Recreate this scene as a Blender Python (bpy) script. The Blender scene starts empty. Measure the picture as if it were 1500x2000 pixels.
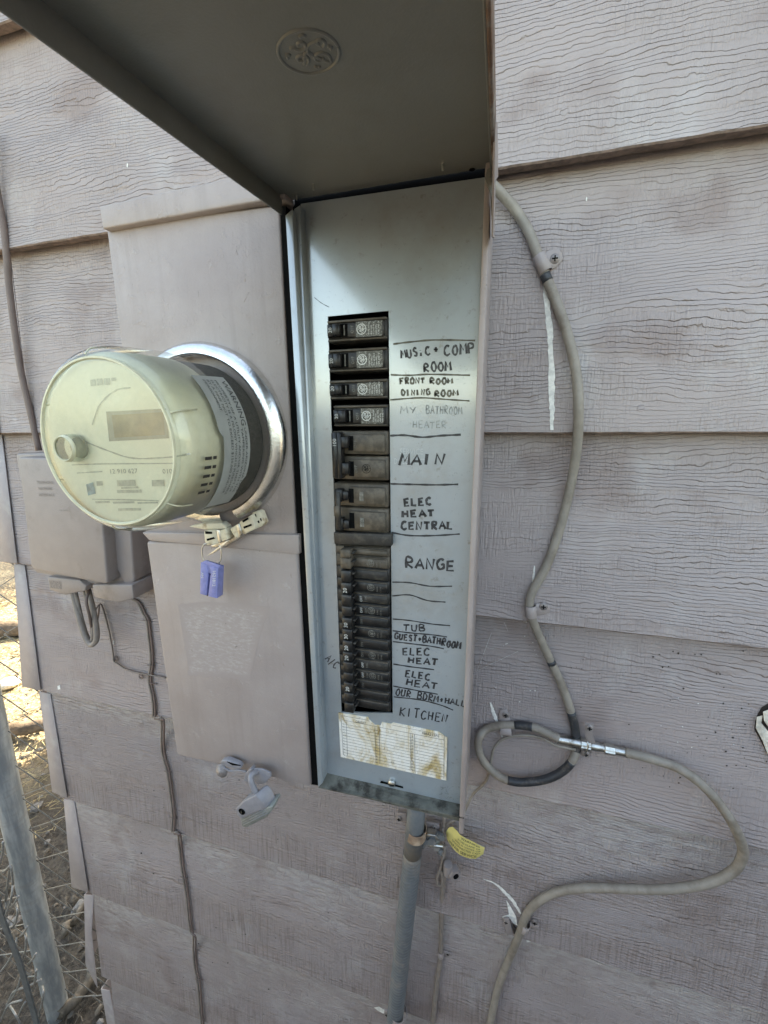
import bpy, bmesh, math, random
from mathutils import Vector, Matrix
random.seed(7)
R_ = math.radians
S = bpy.context.scene
COL = S.collection

# ------------------------------------------------------------------ camera
YAW, PITCH, ROLL, FPX = 0.2685011, 0.2273598, 0.0102156, 790.0
CAM = Vector((0.0, -0.47, 1.45))            # the siding stands at Y = 0, the ground at Z = 0
_R = Vector((math.cos(YAW), math.sin(YAW), 0))
_F = Vector((-math.sin(YAW)*math.cos(PITCH), math.cos(YAW)*math.cos(PITCH), -math.sin(PITCH)))
_D = _F.cross(_R)
CR = math.cos(ROLL)*_R + math.sin(ROLL)*_D
CD = -math.sin(ROLL)*_R + math.cos(ROLL)*_D
cd = bpy.data.cameras.new('camera')
cam = bpy.data.objects.new('camera', cd); COL.objects.link(cam); S.camera = cam
cd.sensor_fit = 'HORIZONTAL'; cd.sensor_width = 36; cd.lens = 36*FPX/1500.0
cd.clip_start = 0.01; cd.clip_end = 500
M3 = Matrix((CR, -CD, -_F)).transposed()
cam.matrix_world = Matrix.Translation(CAM) @ M3.to_4x4()

# ------------------------------------------------------------------ world, sun, exposure
SUN = Vector((0.16, 0.76, 0.63)).normalized()      # towards the sun: behind the house, to the right
w = bpy.data.worlds.new('World'); S.world = w; w.use_nodes = True
nt = w.node_tree; bg = nt.nodes['Background']
sky = nt.nodes.new('ShaderNodeTexSky'); sky.sky_type = 'NISHITA'; sky.sun_disc = False
sky.sun_elevation = math.asin(SUN.z); sky.sun_rotation = math.atan2(SUN.x, SUN.y)
sky.air_density = 1.0; sky.dust_density = 2.0; sky.ozone_density = 1.0
nt.links.new(sky.outputs[0], bg.inputs[0]); bg.inputs[1].default_value = 0.15
ld = bpy.data.lights.new('sun', 'SUN'); ld.energy = 5.0; ld.angle = R_(0.5); ld.color = (1, .95, .87)
sun = bpy.data.objects.new('sun', ld); COL.objects.link(sun)
sun.rotation_euler = SUN.to_track_quat('Z', 'Y').to_euler(); sun.location = (2, 3, 8)
vs = S.view_settings; vs.view_transform = 'Standard'; vs.look = 'None'; vs.gamma = 1; vs.use_curve_mapping = False
vs.exposure = 2.64
try:
    vs.use_white_balance = True; vs.white_balance_temperature = 8700; vs.white_balance_tint = 7
except Exception: pass
S.render.engine = 'CYCLES'
S.cycles.max_bounces = 8; S.cycles.diffuse_bounces = 5; S.cycles.transparent_max_bounces = 12

# ------------------------------------------------------------------ geometry helpers
def ray(u, v): return (u-750)*CR + (v-1000)*CD + FPX*_F
def P(u, v, D):                                     # point seen at photo pixel u,v standing D metres in front (Y = D-.47)
    d = ray(u, v); return CAM + d*(D/d.y)
def PX(u, v, X): d = ray(u, v); return CAM + d*(X/d.x)
def PZ(u, v, Z=0.0): d = ray(u, v); return CAM + d*((Z-CAM.z)/d.z)

def wloc(o):
    l = Vector((0, 0, 0))
    while o is not None: l = l + o.location; o = o.parent
    return l
def mesh(name, V, F, mats, smooth=False):
    me = bpy.data.meshes.new(name); me.from_pydata([tuple(v) for v in V], [], F)
    if not isinstance(mats, (list, tuple)): mats = [mats]
    for m in mats: me.materials.append(m)
    if smooth:
        for p in me.polygons: p.use_smooth = True
    me.update(); return me
def tag(o, label=None, cat=None, group=None, kind=None):
    for k, v in (('label', label), ('category', cat), ('group', group), ('kind', kind)):
        if v: o[k] = v
    return o
def empty(name, loc, label=None, cat=None, group=None, kind=None):
    o = bpy.data.objects.new(name, None); COL.objects.link(o); o.location = loc; o.empty_display_size = .02
    return tag(o, label, cat, group, kind)
def mk(name, V, F, mat, parent=None, smooth=False, loc=None):
    if parent is not None: base = wloc(parent)
    else: base = Vector(loc) if loc is not None else Vector((0, 0, 0))
    me = mesh(name, [Vector(v)-base for v in V], F, mat, smooth)
    o = bpy.data.objects.new(name, me); COL.objects.link(o)
    if parent is not None: o.parent = parent
    else: o.location = base
    return o
def finish(o, bevel=0, seg=2, ang=30):
    bm = bmesh.new(); bm.from_mesh(o.data)
    bmesh.ops.remove_doubles(bm, verts=bm.verts, dist=1e-6)
    bmesh.ops.recalc_face_normals(bm, faces=bm.faces)
    if bevel:
        es = [e for e in bm.edges if len(e.link_faces) == 2 and e.calc_face_angle(0) > R_(ang)]
        bmesh.ops.bevel(bm, geom=es, offset=bevel, segments=seg, affect='EDGES', profile=.5, clamp_overlap=True)
        for f in bm.faces: f.smooth = True
    bm.to_mesh(o.data); bm.free()
    if bevel:
        try: o.data.set_sharp_from_angle(angle=R_(50))
        except Exception: pass
    return o
def prism(name, front, back, mat, parent=None, bevel=0, seg=2, loc=None, ang=30):
    n = len(front); V = list(front)+list(back)
    F = [tuple(range(n)), tuple(reversed(range(n, 2*n)))]
    F += [(i, n+i, n+(i+1) % n, (i+1) % n) for i in range(n)]
    return finish(mk(name, V, F, mat, parent, loc=loc), bevel, seg, ang)
def slab(name, poly, D0, D1, mat, parent=None, bevel=0, seg=2, loc=None):   # outline traced at D0, thickness to D1
    fr = [P(u, v, D0) for u, v in poly]
    return prism(name, fr, [Vector((q.x, D1-.47, q.z)) for q in fr], mat, parent, bevel, seg, loc)
def box(name, a, b, mat, parent=None, bevel=0, seg=2, loc=None):
    x0, y0, z0 = [min(a[i], b[i]) for i in range(3)]; x1, y1, z1 = [max(a[i], b[i]) for i in range(3)]
    fr = [Vector(q) for q in ((x0, y0, z0), (x1, y0, z0), (x1, y0, z1), (x0, y0, z1))]
    return prism(name, fr, [Vector((q.x, y1, q.z)) for q in fr], mat, parent, bevel, seg, loc)
def boxdata(bs):
    V, F = [], []
    for a, b in bs:
        k = len(V)
        for x in (a[0], b[0]):
            for y in (a[1], b[1]):
                for z in (a[2], b[2]): V.append(Vector((x, y, z)))
        F += [tuple(k+i for i in f) for f in ((0, 1, 3, 2), (4, 6, 7, 5), (0, 4, 5, 1), (2, 3, 7, 6), (0, 2, 6, 4), (1, 5, 7, 3))]
    return V, F
def boxes(name, bs, mat, parent, bevel=0): V, F = boxdata(bs); return finish(mk(name, V, F, mat, parent), bevel)
def smoothline(pts, n=6):
    pts = [Vector(p) for p in pts]
    if len(pts) < 3: return pts
    out = []
    for i in range(len(pts)-1):
        a = pts[i-1] if i else pts[0]*2-pts[1]; b, c = pts[i], pts[i+1]
        d = pts[i+2] if i+2 < len(pts) else pts[-1]*2-pts[-2]
        for k in range(n):
            t = k/n
            out.append(.5*((2*b)+(c-a)*t+(2*a-5*b+4*c-d)*t*t+(3*b-a-3*c+d)*t**3))
    out.append(pts[-1]); return out
def tubedata(pts, r, sides=8, cap=True, flat=None):
    V, F = [], []; n = len(pts); up = None
    rr = r if callable(r) else (lambda t: r)
    for i, p in enumerate(pts):
        t = (pts[min(i+1, n-1)]-pts[max(i-1, 0)])
        t = t.normalized() if t.length > 1e-9 else Vector((0, 0, 1))
        if up is None:
            up = Vector((0, 1, 0)) if abs(t.y) < .9 else Vector((0, 0, 1))
        s = t.cross(up)
        if s.length < 1e-6: s = t.cross(Vector((1, 0, 0)))
        s.normalize(); up = s.cross(t).normalized()
        R = rr(i/max(1, n-1))
        for k in range(sides):
            a = 2*math.pi*k/sides
            V.append(p + s*math.cos(a)*R + up*math.sin(a)*R*(flat or 1))
    for i in range(n-1):
        for k in range(sides):
            F.append((i*sides+k, i*sides+(k+1) % sides, (i+1)*sides+(k+1) % sides, (i+1)*sides+k))
    if cap: F += [tuple(reversed(range(sides))), tuple(range((n-1)*sides, n*sides))]
    return V, F
def tube(name, pts, r, mat, parent=None, sides=8, n=6, flat=None, loc=None):
    V, F = tubedata(smoothline(pts, n) if n else [Vector(q) for q in pts], r, sides, True, flat)
    return finish(mk(name, V, F, mat, parent, smooth=True, loc=loc))
def tubes(name, lines, r, mat, parent=None, sides=6, n=4, loc=None):
    V, F = [], []
    for l in lines:
        v, f = tubedata(smoothline(l, n) if n else [Vector(q) for q in l], r, sides)
        k = len(V); V += v; F += [tuple(k+i for i in q) for q in f]
    return mk(name, V, F, mat, parent, smooth=True, loc=loc)
def lathe(name, c, axis, prof, mat, parent=None, n=48, a0=0, a1=360, smooth=True, loc=None):
    axis = Vector(axis).normalized(); c = Vector(c)
    s = axis.cross(Vector((0, 0, 1)));  s = s.normalized() if s.length > .1 else Vector((1, 0, 0))
    t = s.cross(axis)
    full = abs(a1-a0-360) < .1; m = n if full else n+1
    V = [c + axis*h + (s*math.cos(R_(a0+(a1-a0)*k/n)) + t*math.sin(R_(a0+(a1-a0)*k/n)))*r for (r, h) in prof for k in range(m)]
    F = []
    for i in range(len(prof)-1):
        for k in range(n):
            k2 = (k+1) % m
            F.append((i*m+k, i*m+k2, (i+1)*m+k2, (i+1)*m+k))
    o = finish(mk(name, V, F, mat, parent, smooth=smooth, loc=loc))
    if smooth:
        for p in o.data.polygons: p.use_smooth = True
        try: o.data.set_sharp_from_angle(angle=R_(40))
        except Exception: pass
    return o
def ribbons(lines, wid, nrm, lift=0.0):                       # flat ink strokes on a surface
    V, F = [], []
    for l in lines:
        k0 = len(V); n = len(l)
        for i, p in enumerate(l):
            t = (l[min(i+1, n-1)]-l[max(i-1, 0)])
            t = t.normalized() if t.length > 1e-9 else Vector((1, 0, 0))
            s = t.cross(nrm).normalized(); ww = wid*(.5+.12*math.sin(i*1.7+k0))
            V += [p+s*ww+nrm*lift, p-s*ww+nrm*lift]
            if i: F.append((k0+2*i-2, k0+2*i-1, k0+2*i+1, k0+2*i))
    return V, F
_tc = {}
def textdata(s, bold=False):
    if s in _tc: return _tc[s]
    c = bpy.data.curves.new('t', 'FONT'); c.body = s; c.size = 1; c.resolution_u = 2
    if bold: c.offset = .02
    o = bpy.data.objects.new('t', c); COL.objects.link(o)
    dg = bpy.context.evaluated_depsgraph_get(); me = bpy.data.meshes.new_from_object(o.evaluated_get(dg))
    V = [v.co.copy() for v in me.vertices]; F = [tuple(p.vertices) for p in me.polygons]
    bpy.data.objects.remove(o); bpy.data.curves.remove(c); bpy.data.meshes.remove(me)
    _tc[s] = (V, F); return V, F
def text(name, items, mat, parent, fmap=None):
    """items: (string, origin, xdir, ydir, height, fit width or None)"""
    V, F = [], []
    for s, o, xd, yd, h, wd in items:
        v, f = textdata(s)
        if not v: continue
        x0 = min(q.x for q in v); x1 = max(q.x for q in v); sx = (wd/(x1-x0)) if wd else h*1.38
        k = len(V)
        for q in v: V.append(Vector(o)+Vector(xd)*((q.x-x0)*sx)+Vector(yd)*(q.y*h*1.38))
        F += [tuple(k+i for i in g) for g in f]
    if fmap: V = [fmap(q) for q in V]
    return mk(name, V, F, mat, parent)

# ------------------------------------------------------------------ material helpers
class N:
    def __init__(s, name):
        s.m = bpy.data.materials.new(name); s.m.use_nodes = True; s.t = s.m.node_tree
        s.b = s.t.nodes['Principled BSDF']; s.out = s.t.nodes['Material Output']
        tc = s.t.nodes.new('ShaderNodeTexCoord'); s.obj = tc.outputs['Object']
    def nd(s, typ, ins=(), **kw):
        n = s.t.nodes.new(typ)
        for k, v in kw.items(): setattr(n, k, v)
        for k, v in (ins.items() if isinstance(ins, dict) else enumerate(ins)):
            if v is None: continue
            if hasattr(v, 'is_output'): s.t.links.new(v, n.inputs[k])
            else: n.inputs[k].default_value = v
        return n
    def math(s, op, a, b=None, c=None): return s.nd('ShaderNodeMath', [a, b, c], operation=op).outputs[0]
    def noise(s, vec, scale, detail=3, rough=.55, dist=0):
        return s.nd('ShaderNodeTexNoise', {'Vector': vec, 'Scale': scale, 'Detail': detail, 'Roughness': rough, 'Distortion': dist}).outputs[0]
    def scale(s, vec, sc): return s.nd('ShaderNodeVectorMath', {0: vec, 1: sc}, operation='MULTIPLY').outputs[0]
    def ramp(s, f, a, b):                                       # smoothstep a..b -> 0..1
        n = s.nd('ShaderNodeMapRange', {'Value': f, 'From Min': a, 'From Max': b}); n.interpolation_type = 'SMOOTHSTEP'; return n.outputs[0]
    def mix(s, f, a, b):
        n = s.t.nodes.new('ShaderNodeMix'); n.data_type = 'RGBA'
        for i, v in ((0, f), (6, a), (7, b)):
            if hasattr(v, 'is_output'): s.t.links.new(v, n.inputs[i])
            else: n.inputs[i].default_value = v if i == 0 else (*v[:3], 1)
        return n.outputs[2]
    def set(s, **kw):
        for k, v in kw.items():
            k = k.replace('_', ' ')
            if hasattr(v, 'is_output'): s.t.links.new(v, s.b.inputs[k])
            else: s.b.inputs[k].default_value = (*v, 1) if isinstance(v, tuple) and len(v) == 3 else v
        return s
    def bump(s, h, dist, strength=1.0):
        n = s.nd('ShaderNodeBump', {'Height': h, 'Distance': dist, 'Strength': strength}); s.t.links.new(n.outputs[0], s.b.inputs['Normal'])
def simple(name, col, rough=.6, metal=0, var=.12, vs=60, bump=0, bs=400, spec=None, dirt=None, ds=12, dl=.6):
    n = N(name); a = n.noise(n.obj, vs, 4)
    c = n.mix(n.ramp(a, .3, .7), [x*(1-var) for x in col], [min(1, x*(1+var)) for x in col])
    if dirt:
        d = n.noise(n.obj, ds, 6, .65)
        c = n.mix(n.ramp(d, dl-.08, dl+.12), c, dirt)
    n.set(Base_Color=c, Roughness=rough, Metallic=metal)
    if spec is not None: n.b.inputs['Specular IOR Level'].default_value = spec
    if bump: n.bump(n.noise(n.obj, bs, 3), bump)
    return n.m

TAUPE = (.355, .300, .285)
def siding_material(nm='painted_wood_grain_siding', freq=235.0, crv=.09, tkc=.18, bd=.0020, st=.55, st0=.54, amb=0.0):
    n = N(nm)
    oi = n.nd('ShaderNodeObjectInfo')
    off = n.nd('ShaderNodeCombineXYZ', [n.math('MULTIPLY', oi.outputs['Random'], 37.0), 0.0, n.math('MULTIPLY', oi.outputs['Random'], 91.0)]).outputs[0]
    v = n.nd('ShaderNodeVectorMath', [n.obj, off], operation='ADD').outputs[0]
    sep = n.nd('ShaderNodeSeparateXYZ', [v])
    X, Z = sep.outputs[0], sep.outputs[2]
    big = n.noise(n.scale(v, (2.2, .01, 9.0)), 1.0, 2)
    mid = n.noise(n.scale(v, (14.0, .01, 45.0)), 1.0, 3, .6)
    fin = n.noise(n.scale(v, (130.0, .01, 110.0)), 1.0, 2)
    ph = n.math('MULTIPLY', Z, freq)
    ph = n.math('ADD', ph, n.math('MULTIPLY', big, 15.0)); ph = n.math('ADD', ph, n.math('MULTIPLY', mid, 3.6))
    ph = n.math('ADD', ph, n.math('MULTIPLY', fin, .6))
    fr = n.math('FRACT', ph)
    # each grain step rises slowly and drops at its edge
    saw = n.math('SUBTRACT', n.ramp(fr, 0.0, .13), n.math('MULTIPLY', fr, .55))
    idx = n.nd('ShaderNodeTexWhiteNoise', {'W': n.math('FLOOR', ph)}, noise_dimensions='1D').outputs[0]
    brk = n.noise(n.scale(v, (16.0, .01, 75.0)), 1.0, 3, .6)
    am = n.ramp(n.math('ADD', n.math('MULTIPLY', idx, .35), brk), .36, .72)
    msk = n.ramp(n.noise(n.scale(v, (2.5, .01, 9.0)), 1.0, 3), .40, .60)
    am = n.math('MULTIPLY', am, n.math('ADD', .25+amb*.6, n.math('MULTIPLY', msk, .75-amb*.6)))
    tick = n.noise(n.scale(v, (520.0, .01, 42.0)), 1.0, 2, .5)
    tmsk = n.ramp(n.noise(n.scale(v, (9.0, .01, 16.0)), 1.0, 3), .38, .56)
    tk = n.math('MULTIPLY', n.math('SUBTRACT', tick, .5), tmsk)
    h = n.math('ADD', n.math('MULTIPLY', saw, am), n.math('MULTIPLY', tk, 1.0))
    if amb: 
        cr = n.math('ADD', n.noise(n.scale(v, (60.0, .01, 620.0)), 1.0, 2), n.noise(n.scale(v, (620.0, .01, 60.0)), 1.0, 2))
        h = n.math('ADD', h, n.math('MULTIPLY', n.math('SUBTRACT', cr, 1.0), amb*1.6))
    h = n.math('ADD', h, n.math('MULTIPLY', n.noise(v, 500.0, 2), .22))
    n.bump(h, bd, 1.0)
    crev = n.math('MULTIPLY', n.math('SUBTRACT', 1.0, n.ramp(n.math('ABSOLUTE', n.math('SUBTRACT', fr, .03)), .015, .085)), am)
    base = n.mix(n.ramp(n.noise(v, 3.0, 4), .3, .7), [x*.93 for x in TAUPE], [x*1.06 for x in TAUPE])
    stain = n.ramp(n.noise(n.scale(v, (7, 7, 9)), 1.0, 4, .55), st0, st0+.12)
    base = n.mix(n.math('MULTIPLY', stain, st), base, (.23, .17, .15))
    dust = n.ramp(n.noise(n.scale(v, (11, 11, 6)), 1.0, 5, .65), .52, .78)
    base = n.mix(n.math('MULTIPLY', dust, .5), base, (.52, .49, .47))
    base = n.mix(n.math('MULTIPLY', crev, crv), base, (.13, .10, .09))
    tdark = n.math('MULTIPLY', n.ramp(tick, .55, .8), tmsk)
    base = n.mix(n.math('MULTIPLY', tdark, tkc), base, (.15, .11, .10))
    if amb:                                                     # rain-splashed lower halves, chalky upper halves
        t = n.nd('ShaderNodeAttribute', attribute_name='across').outputs['Fac']
        low = n.math('ADD', n.math('SUBTRACT', .62, t), n.math('MULTIPLY', n.math('SUBTRACT', n.noise(n.scale(v, (6.0, .01, 8.0)), 1.0, 4, .6), .5), 1.3))
        sk = n.ramp(n.noise(n.scale(v, (330.0, .01, 14.0)), 1.0, 3, .6), .44, .66)
        base = n.mix(n.math('MULTIPLY', n.ramp(low, .1, .5), n.math('ADD', .14, n.math('MULTIPLY', sk, .5))), base, (.20, .15, .13))
        pale = n.math('MULTIPLY', n.ramp(low, .1, -.35), n.ramp(n.noise(n.scale(v, (40.0, .01, 120.0)), 1.0, 4, .65), .35, .6))
        base = n.mix(n.math('MULTIPLY', pale, .7), base, (.52, .48, .455))
        spots = n.ramp(n.noise(n.scale(v, (28.0, .01, 28.0)), 1.0, 2, .5), .66, .72)
        base = n.mix(n.math('MULTIPLY', spots, .35), base, (.20, .16, .14))
    spk = n.ramp(n.noise(v, 330.0, 2, .5), .74, .80)
    base = n.mix(n.math('MULTIPLY', spk, .5), base, (.12, .09, .08))
    n.set(Base_Color=base, Roughness=.62)
    n.b.inputs['Specular IOR Level'].default_value = .4
    return n.m
M = {}
M['siding'] = siding_material()
M['siding_fine'] = siding_material('weathered_fine_grain_siding', 250.0, .14, .3, .0032, .45, .56, .35)
def taupe():
    n = N('weathered_taupe_enclosure_paint'); o = n.obj
    a = n.noise(o, 14, 5, .6); st = n.noise(n.scale(o, (70, 70, 5)), 1, 4, .6); f = n.noise(o, 420, 3, .6); g = n.noise(o, 55, 5, .7); k = n.noise(n.scale(o, (200, 200, 60)), 1, 3, .6)
    c = n.mix(n.ramp(a, .3, .7), (.315, .262, .243), (.365, .312, .294))
    c = n.mix(n.math('MULTIPLY', n.ramp(st, .5, .72), .35), c, (.27, .225, .205))
    c = n.mix(n.math('MULTIPLY', n.ramp(g, .62, .72), .35), c, (.47, .43, .41))
    c = n.mix(n.math('MULTIPLY', n.ramp(k, .70, .76), .5), c, (.16, .12, .10))
    n.set(Base_Color=c, Roughness=n.math('ADD', .42, n.math('MULTIPLY', g, .2)))
    n.bump(n.math('ADD', n.math('MULTIPLY', f, .5), n.math('MULTIPLY', n.ramp(g, .55, .75), .6)), .0008); return n.m
M['taupe'] = taupe()
M['taupe_cap'] = simple('taupe_painted_corner', (.36, .315, .31), .5, 0, .04, 60, .0004, 500, dirt=(.42, .39, .37), ds=30, dl=.6)
M['taupe_plastic'] = simple('taupe_painted_plastic', (.27, .23, .215), .5, 0, .05, 40, .0004, 900, dirt=(.2, .165, .15), ds=18, dl=.62)
M['lip'] = simple('brown_board_edge', (.22, .16, .13), .8, 0, .3, 120, .001, 300)  # darker brown, used on the undersides of the boards
M['enamel'] = simple('blue_grey_enamel', (.32, .365, .39), .3, .15, .03, 25, .00010, 900, spec=.9, dirt=(.2, .22, .225), ds=240, dl=.70)
_b = M['enamel'].node_tree.nodes['Principled BSDF']
def grime(m, col, amt, sc, a, b):
    t = m.node_tree; p = t.nodes['Principled BSDF']; src = p.inputs['Base Color'].links[0].from_socket
    tc = t.nodes.new('ShaderNodeTexCoord'); nz = t.nodes.new('ShaderNodeTexNoise'); nz.inputs['Scale'].default_value = sc; nz.inputs['Detail'].default_value = 7; nz.inputs['Roughness'].default_value = .68
    t.links.new(tc.outputs['Object'], nz.inputs['Vector']); r = t.nodes.new('ShaderNodeMapRange'); r.inputs[1].default_value = a; r.inputs[2].default_value = b; r.inputs[4].default_value = amt
    t.links.new(nz.outputs[0], r.inputs[0]); mx = t.nodes.new('ShaderNodeMix'); mx.data_type = 'RGBA'; t.links.new(r.outputs[0], mx.inputs[0]); t.links.new(src, mx.inputs[6]); mx.inputs[7].default_value = (*col, 1); t.links.new(mx.outputs[2], p.inputs['Base Color'])
grime(M['enamel'], (.20, .17, .11), .45, 9, .50, .72); grime(M['enamel'], (.16, .14, .10), .5, 130, .60, .70)
_b = M['enamel'].node_tree.nodes['Principled BSDF']; _b.inputs['Coat Weight'].default_value = 1; _b.inputs['Coat Roughness'].default_value = .14; _b.inputs['Coat IOR'].default_value = 1.85
M['enamel_shaded'] = simple('shaded_enamel_door', (.21, .21, .195), .38, 0, .03, 12, .00015, 700)  # same paint as the deadfront, darkened for the shade under the door
grime(M['enamel_shaded'], (.13, .11, .08), .5, 8, .5, .75)
M['rust'] = simple('rusty_edge', (.16, .09, .055), .8, 0, .4, 60, .0004, 500, dirt=(.3, .26, .22), ds=50, dl=.5)
M['ledge'] = simple('grimy_ledge', (.125, .125, .105), .85, 0, .25, 60, .0004, 500, dirt=(.03, .026, .02), ds=45, dl=.52)
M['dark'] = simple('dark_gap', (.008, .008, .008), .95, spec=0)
M['black'] = simple('black_bakelite', (.013, .0125, .0125), .38, 0, .2, 100, .0001, 900, dirt=(.045, .04, .033), ds=160, dl=.6)
M['brown'] = simple('dusty_brown_bakelite', (.075, .061, .045), .55, 0, .15, 100, .0002, 700, dirt=(.13, .105, .078), ds=90, dl=.52)
M['dusty_black'] = simple('dusty_black_bakelite', (.026, .0235, .021), .5, 0, .2, 100, .0002, 700, dirt=(.07, .062, .05), ds=120, dl=.56)
M['ink'] = simple('black_marker_ink', (.035, .036, .04), .45, 0, .5, 180)
M['ink_brown'] = simple('faded_brown_marker_ink', (.09, .085, .065), .5, 0, .4, 220)
M['ink_pale'] = simple('pale_pencil', (.20, .22, .22), .6, 0, .3, 300)
M['white_print'] = simple('white_print', (.62, .62, .58), .6)
M['grey_print'] = simple('worn_grey_print', (.17, .165, .145), .6, 0, .4, 400)
M['paper'] = None
M['steel'] = simple('zinc_plated_steel', (.55, .55, .52), .32, 1, .15, 200, .0002, 600, dirt=(.25, .22, .18), ds=90, dl=.62)
M['alu'] = simple('aluminium_ring', (.78, .78, .76), .27, 1, .08, 80, .0002, 500, dirt=(.5, .46, .38), ds=60, dl=.62)
M['clamp'] = simple('yellowed_white_clamp', (.68, .62, .48), .5, 0, .1, 90, .0003, 500, dirt=(.40, .3, .18), ds=90, dl=.58)
M['screw'] = simple('painted_screw', (.26, .225, .21), .45, .3, .2, 300)
M['blue_seal'] = simple('blue_plastic_seal', (.20, .22, .47), .38, 0, .12, 150, .0002, 500)
M['padlock'] = simple('lilac_grey_painted_padlock', (.255, .245, .26), .33, 0, .08, 100, .0003, 400)
M['padlock_side'] = simple('greenish_padlock_plates', (.25, .26, .235), .42, .2, .15, 100, .0003, 400)
M['cable'] = simple('painted_coax', (.27, .235, .195), .55, 0, .12, 70, .0003, 500, dirt=(.20, .165, .13), ds=40, dl=.55)
M['cable_bare'] = simple('bare_black_coax', (.03, .032, .036), .45, 0, .2, 100, .0003, 500, dirt=(.10, .09, .08), ds=90, dl=.58)
M['flatcable'] = simple('painted_flat_cable', (.24, .2, .17), .6, 0, .15, 70, .0003, 400)
M['browncable'] = simple('brown_painted_cable', (.16, .115, .10), .55, 0, .1, 60, .0002, 400)
M['conduit'] = simple('grey_conduit_paint', (.125, .135, .14), .5, 0, .12, 60, .0003, 500, dirt=(.21, .19, .17), ds=25, dl=.56)
M['yellow'] = simple('yellow_tag', (.72, .62, .22), .5, 0, .06, 80)
M['white_chip'] = simple('bare_white_primer', (.75, .73, .68), .8, 0, .15, 200, .0004, 500)
M['pulp'] = simple('exposed_hardboard_fibre', (.62, .57, .48), .95, 0, .2, 120, .002, 250)
M['dirt_speck'] = simple('dark_dirt', (.04, .03, .025), .9)
def galv():
    n = N('galvanised_steel'); a = n.noise(n.scale(n.obj, (90, 90, 14)), 1, 4, .6); b = n.noise(n.obj, 220, 3); c = n.noise(n.scale(n.obj, (30, 30, 120)), 1, 3)
    col = n.mix(n.ramp(a, .35, .7), (.27, .30, .32), (.46, .49, .50)); col = n.mix(n.math('MULTIPLY', n.ramp(c, .5, .7), .4), col, (.30, .29, .27))
    n.set(Base_Color=col, Metallic=.35, Roughness=n.math('ADD', .32, n.math('MULTIPLY', b, .2))); n.bump(b, .0003); return n.m
M['galv'] = galv()
M['wire'] = simple('galvanised_wire', (.27, .265, .25), .5, .3, .25, 200)
M['roofing'] = simple('shingle_grey', (.12, .11, .10), .9, 0, .3, 20)
M['soffit'] = simple('painted_soffit', (.4, .37, .35), .8)
M['bark'] = simple('bark', (.12, .09, .065), .95, 0, .35, 30, .004, 80)
M['leaf'] = simple('olive_leaf', (.07, .09, .035), .7, 0, .4, 3)
M['stick'] = simple('weathered_stick', (.13, .11, .085), .9, 0, .4, 60, .001, 200)
M['straw'] = simple('dry_straw', (.46, .37, .20), .85, 0, .35, 12)
M['stone'] = simple('grey_stone', (.2, .19, .175), .85, 0, .3, 40, .002, 100)
M['white_rubbish'] = simple('white_scrap', (.8, .8, .8), .7)

# ------------------------------------------------------------------ ground
def ground():
    n = N('dirt_and_litter')
    a = n.noise(n.obj, 7, 6, .65); b = n.noise(n.obj, 60, 6, .7); c = n.noise(n.obj, 1.4, 3)
    v = n.nd('ShaderNodeTexVoronoi', {'Vector': n.obj, 'Scale': 42.0}).outputs['Distance']
    col = n.mix(n.ramp(b, .35, .65), (.16, .12, .08), (.42, .35, .23))
    col = n.mix(n.ramp(a, .45, .7), col, (.50, .42, .27))
    col = n.mix(n.math('MULTIPLY', n.ramp(c, .5, .7), .5), col, (.14, .115, .085))
    sp = n.nd('ShaderNodeSeparateXYZ', [n.obj]); soil_shade = n.ramp(n.math('ADD', sp.outputs[0], n.math('MULTIPLY', b, .8)), -1.6, -1.1)  # ground darkened near the house for its shade, paler straw in the sun
    col = n.mix(soil_shade, col, n.mix(n.ramp(b, .35, .65), (.045, .036, .028), (.13, .11, .085))); far = n.ramp(n.nd('ShaderNodeVectorMath', [n.obj], operation='LENGTH').outputs['Value'], 5.0, 9.0)
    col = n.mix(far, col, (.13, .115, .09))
    n.set(Base_Color=col, Roughness=.95)
    n.bump(n.math('ADD', b, n.math('MULTIPLY', v, .7)), .02)
    rnd = random.Random(3)
    def hgt(x, y):
        h = .012*math.sin(x*5+y*3)+.01*math.sin(x*11-y*7)+.006*math.sin(x*23+y*19)
        d = max(0, min(1, (-x-.9)/1.5)); return -.012+h*max(.25, d)
    V, F = [], []; nx, ny = 130, 110
    xs = [-4.5+5.2*i/nx for i in range(nx+1)]; ys = [-.6+4.2*j/ny for j in range(ny+1)]
    for y in ys:
        for x in xs: V.append((x, y, hgt(x, y)+rnd.uniform(-.004, .004)))
    for j in range(ny):
        for i in range(nx): k = j*(nx+1)+i; F.append((k, k+1, k+nx+2, k+nx+1))
    # outer ring out to the horizon
    x0, x1, y0, y1 = xs[0], xs[-1], ys[0], ys[-1]; B = 300
    idx = [0, nx, (ny+1)*(nx+1)-1, ny*(nx+1)]; k = len(V)
    V += [(-B, -B, -.012), (B, -B, -.012), (B, B, -.012), (-B, B, -.012)]
    bot = list(range(0, nx+1)); rgt = [j*(nx+1)+nx for j in range(ny+1)]; top = [ny*(nx+1)+i for i in range(nx, -1, -1)]; lft = [j*(nx+1) for j in range(ny, -1, -1)]
    for side, (a_, b_) in zip((bot, rgt, top, lft), ((k, k+1), (k+1, k+2), (k+2, k+3), (k+3, k))):
        h_ = len(side)//2
        for i in range(len(side)-1): F.append((side[i+1], side[i], a_ if i < h_ else b_))
        F.append((side[h_], a_, b_))
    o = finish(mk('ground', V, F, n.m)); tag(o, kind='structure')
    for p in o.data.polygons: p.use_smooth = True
ground()

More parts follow.
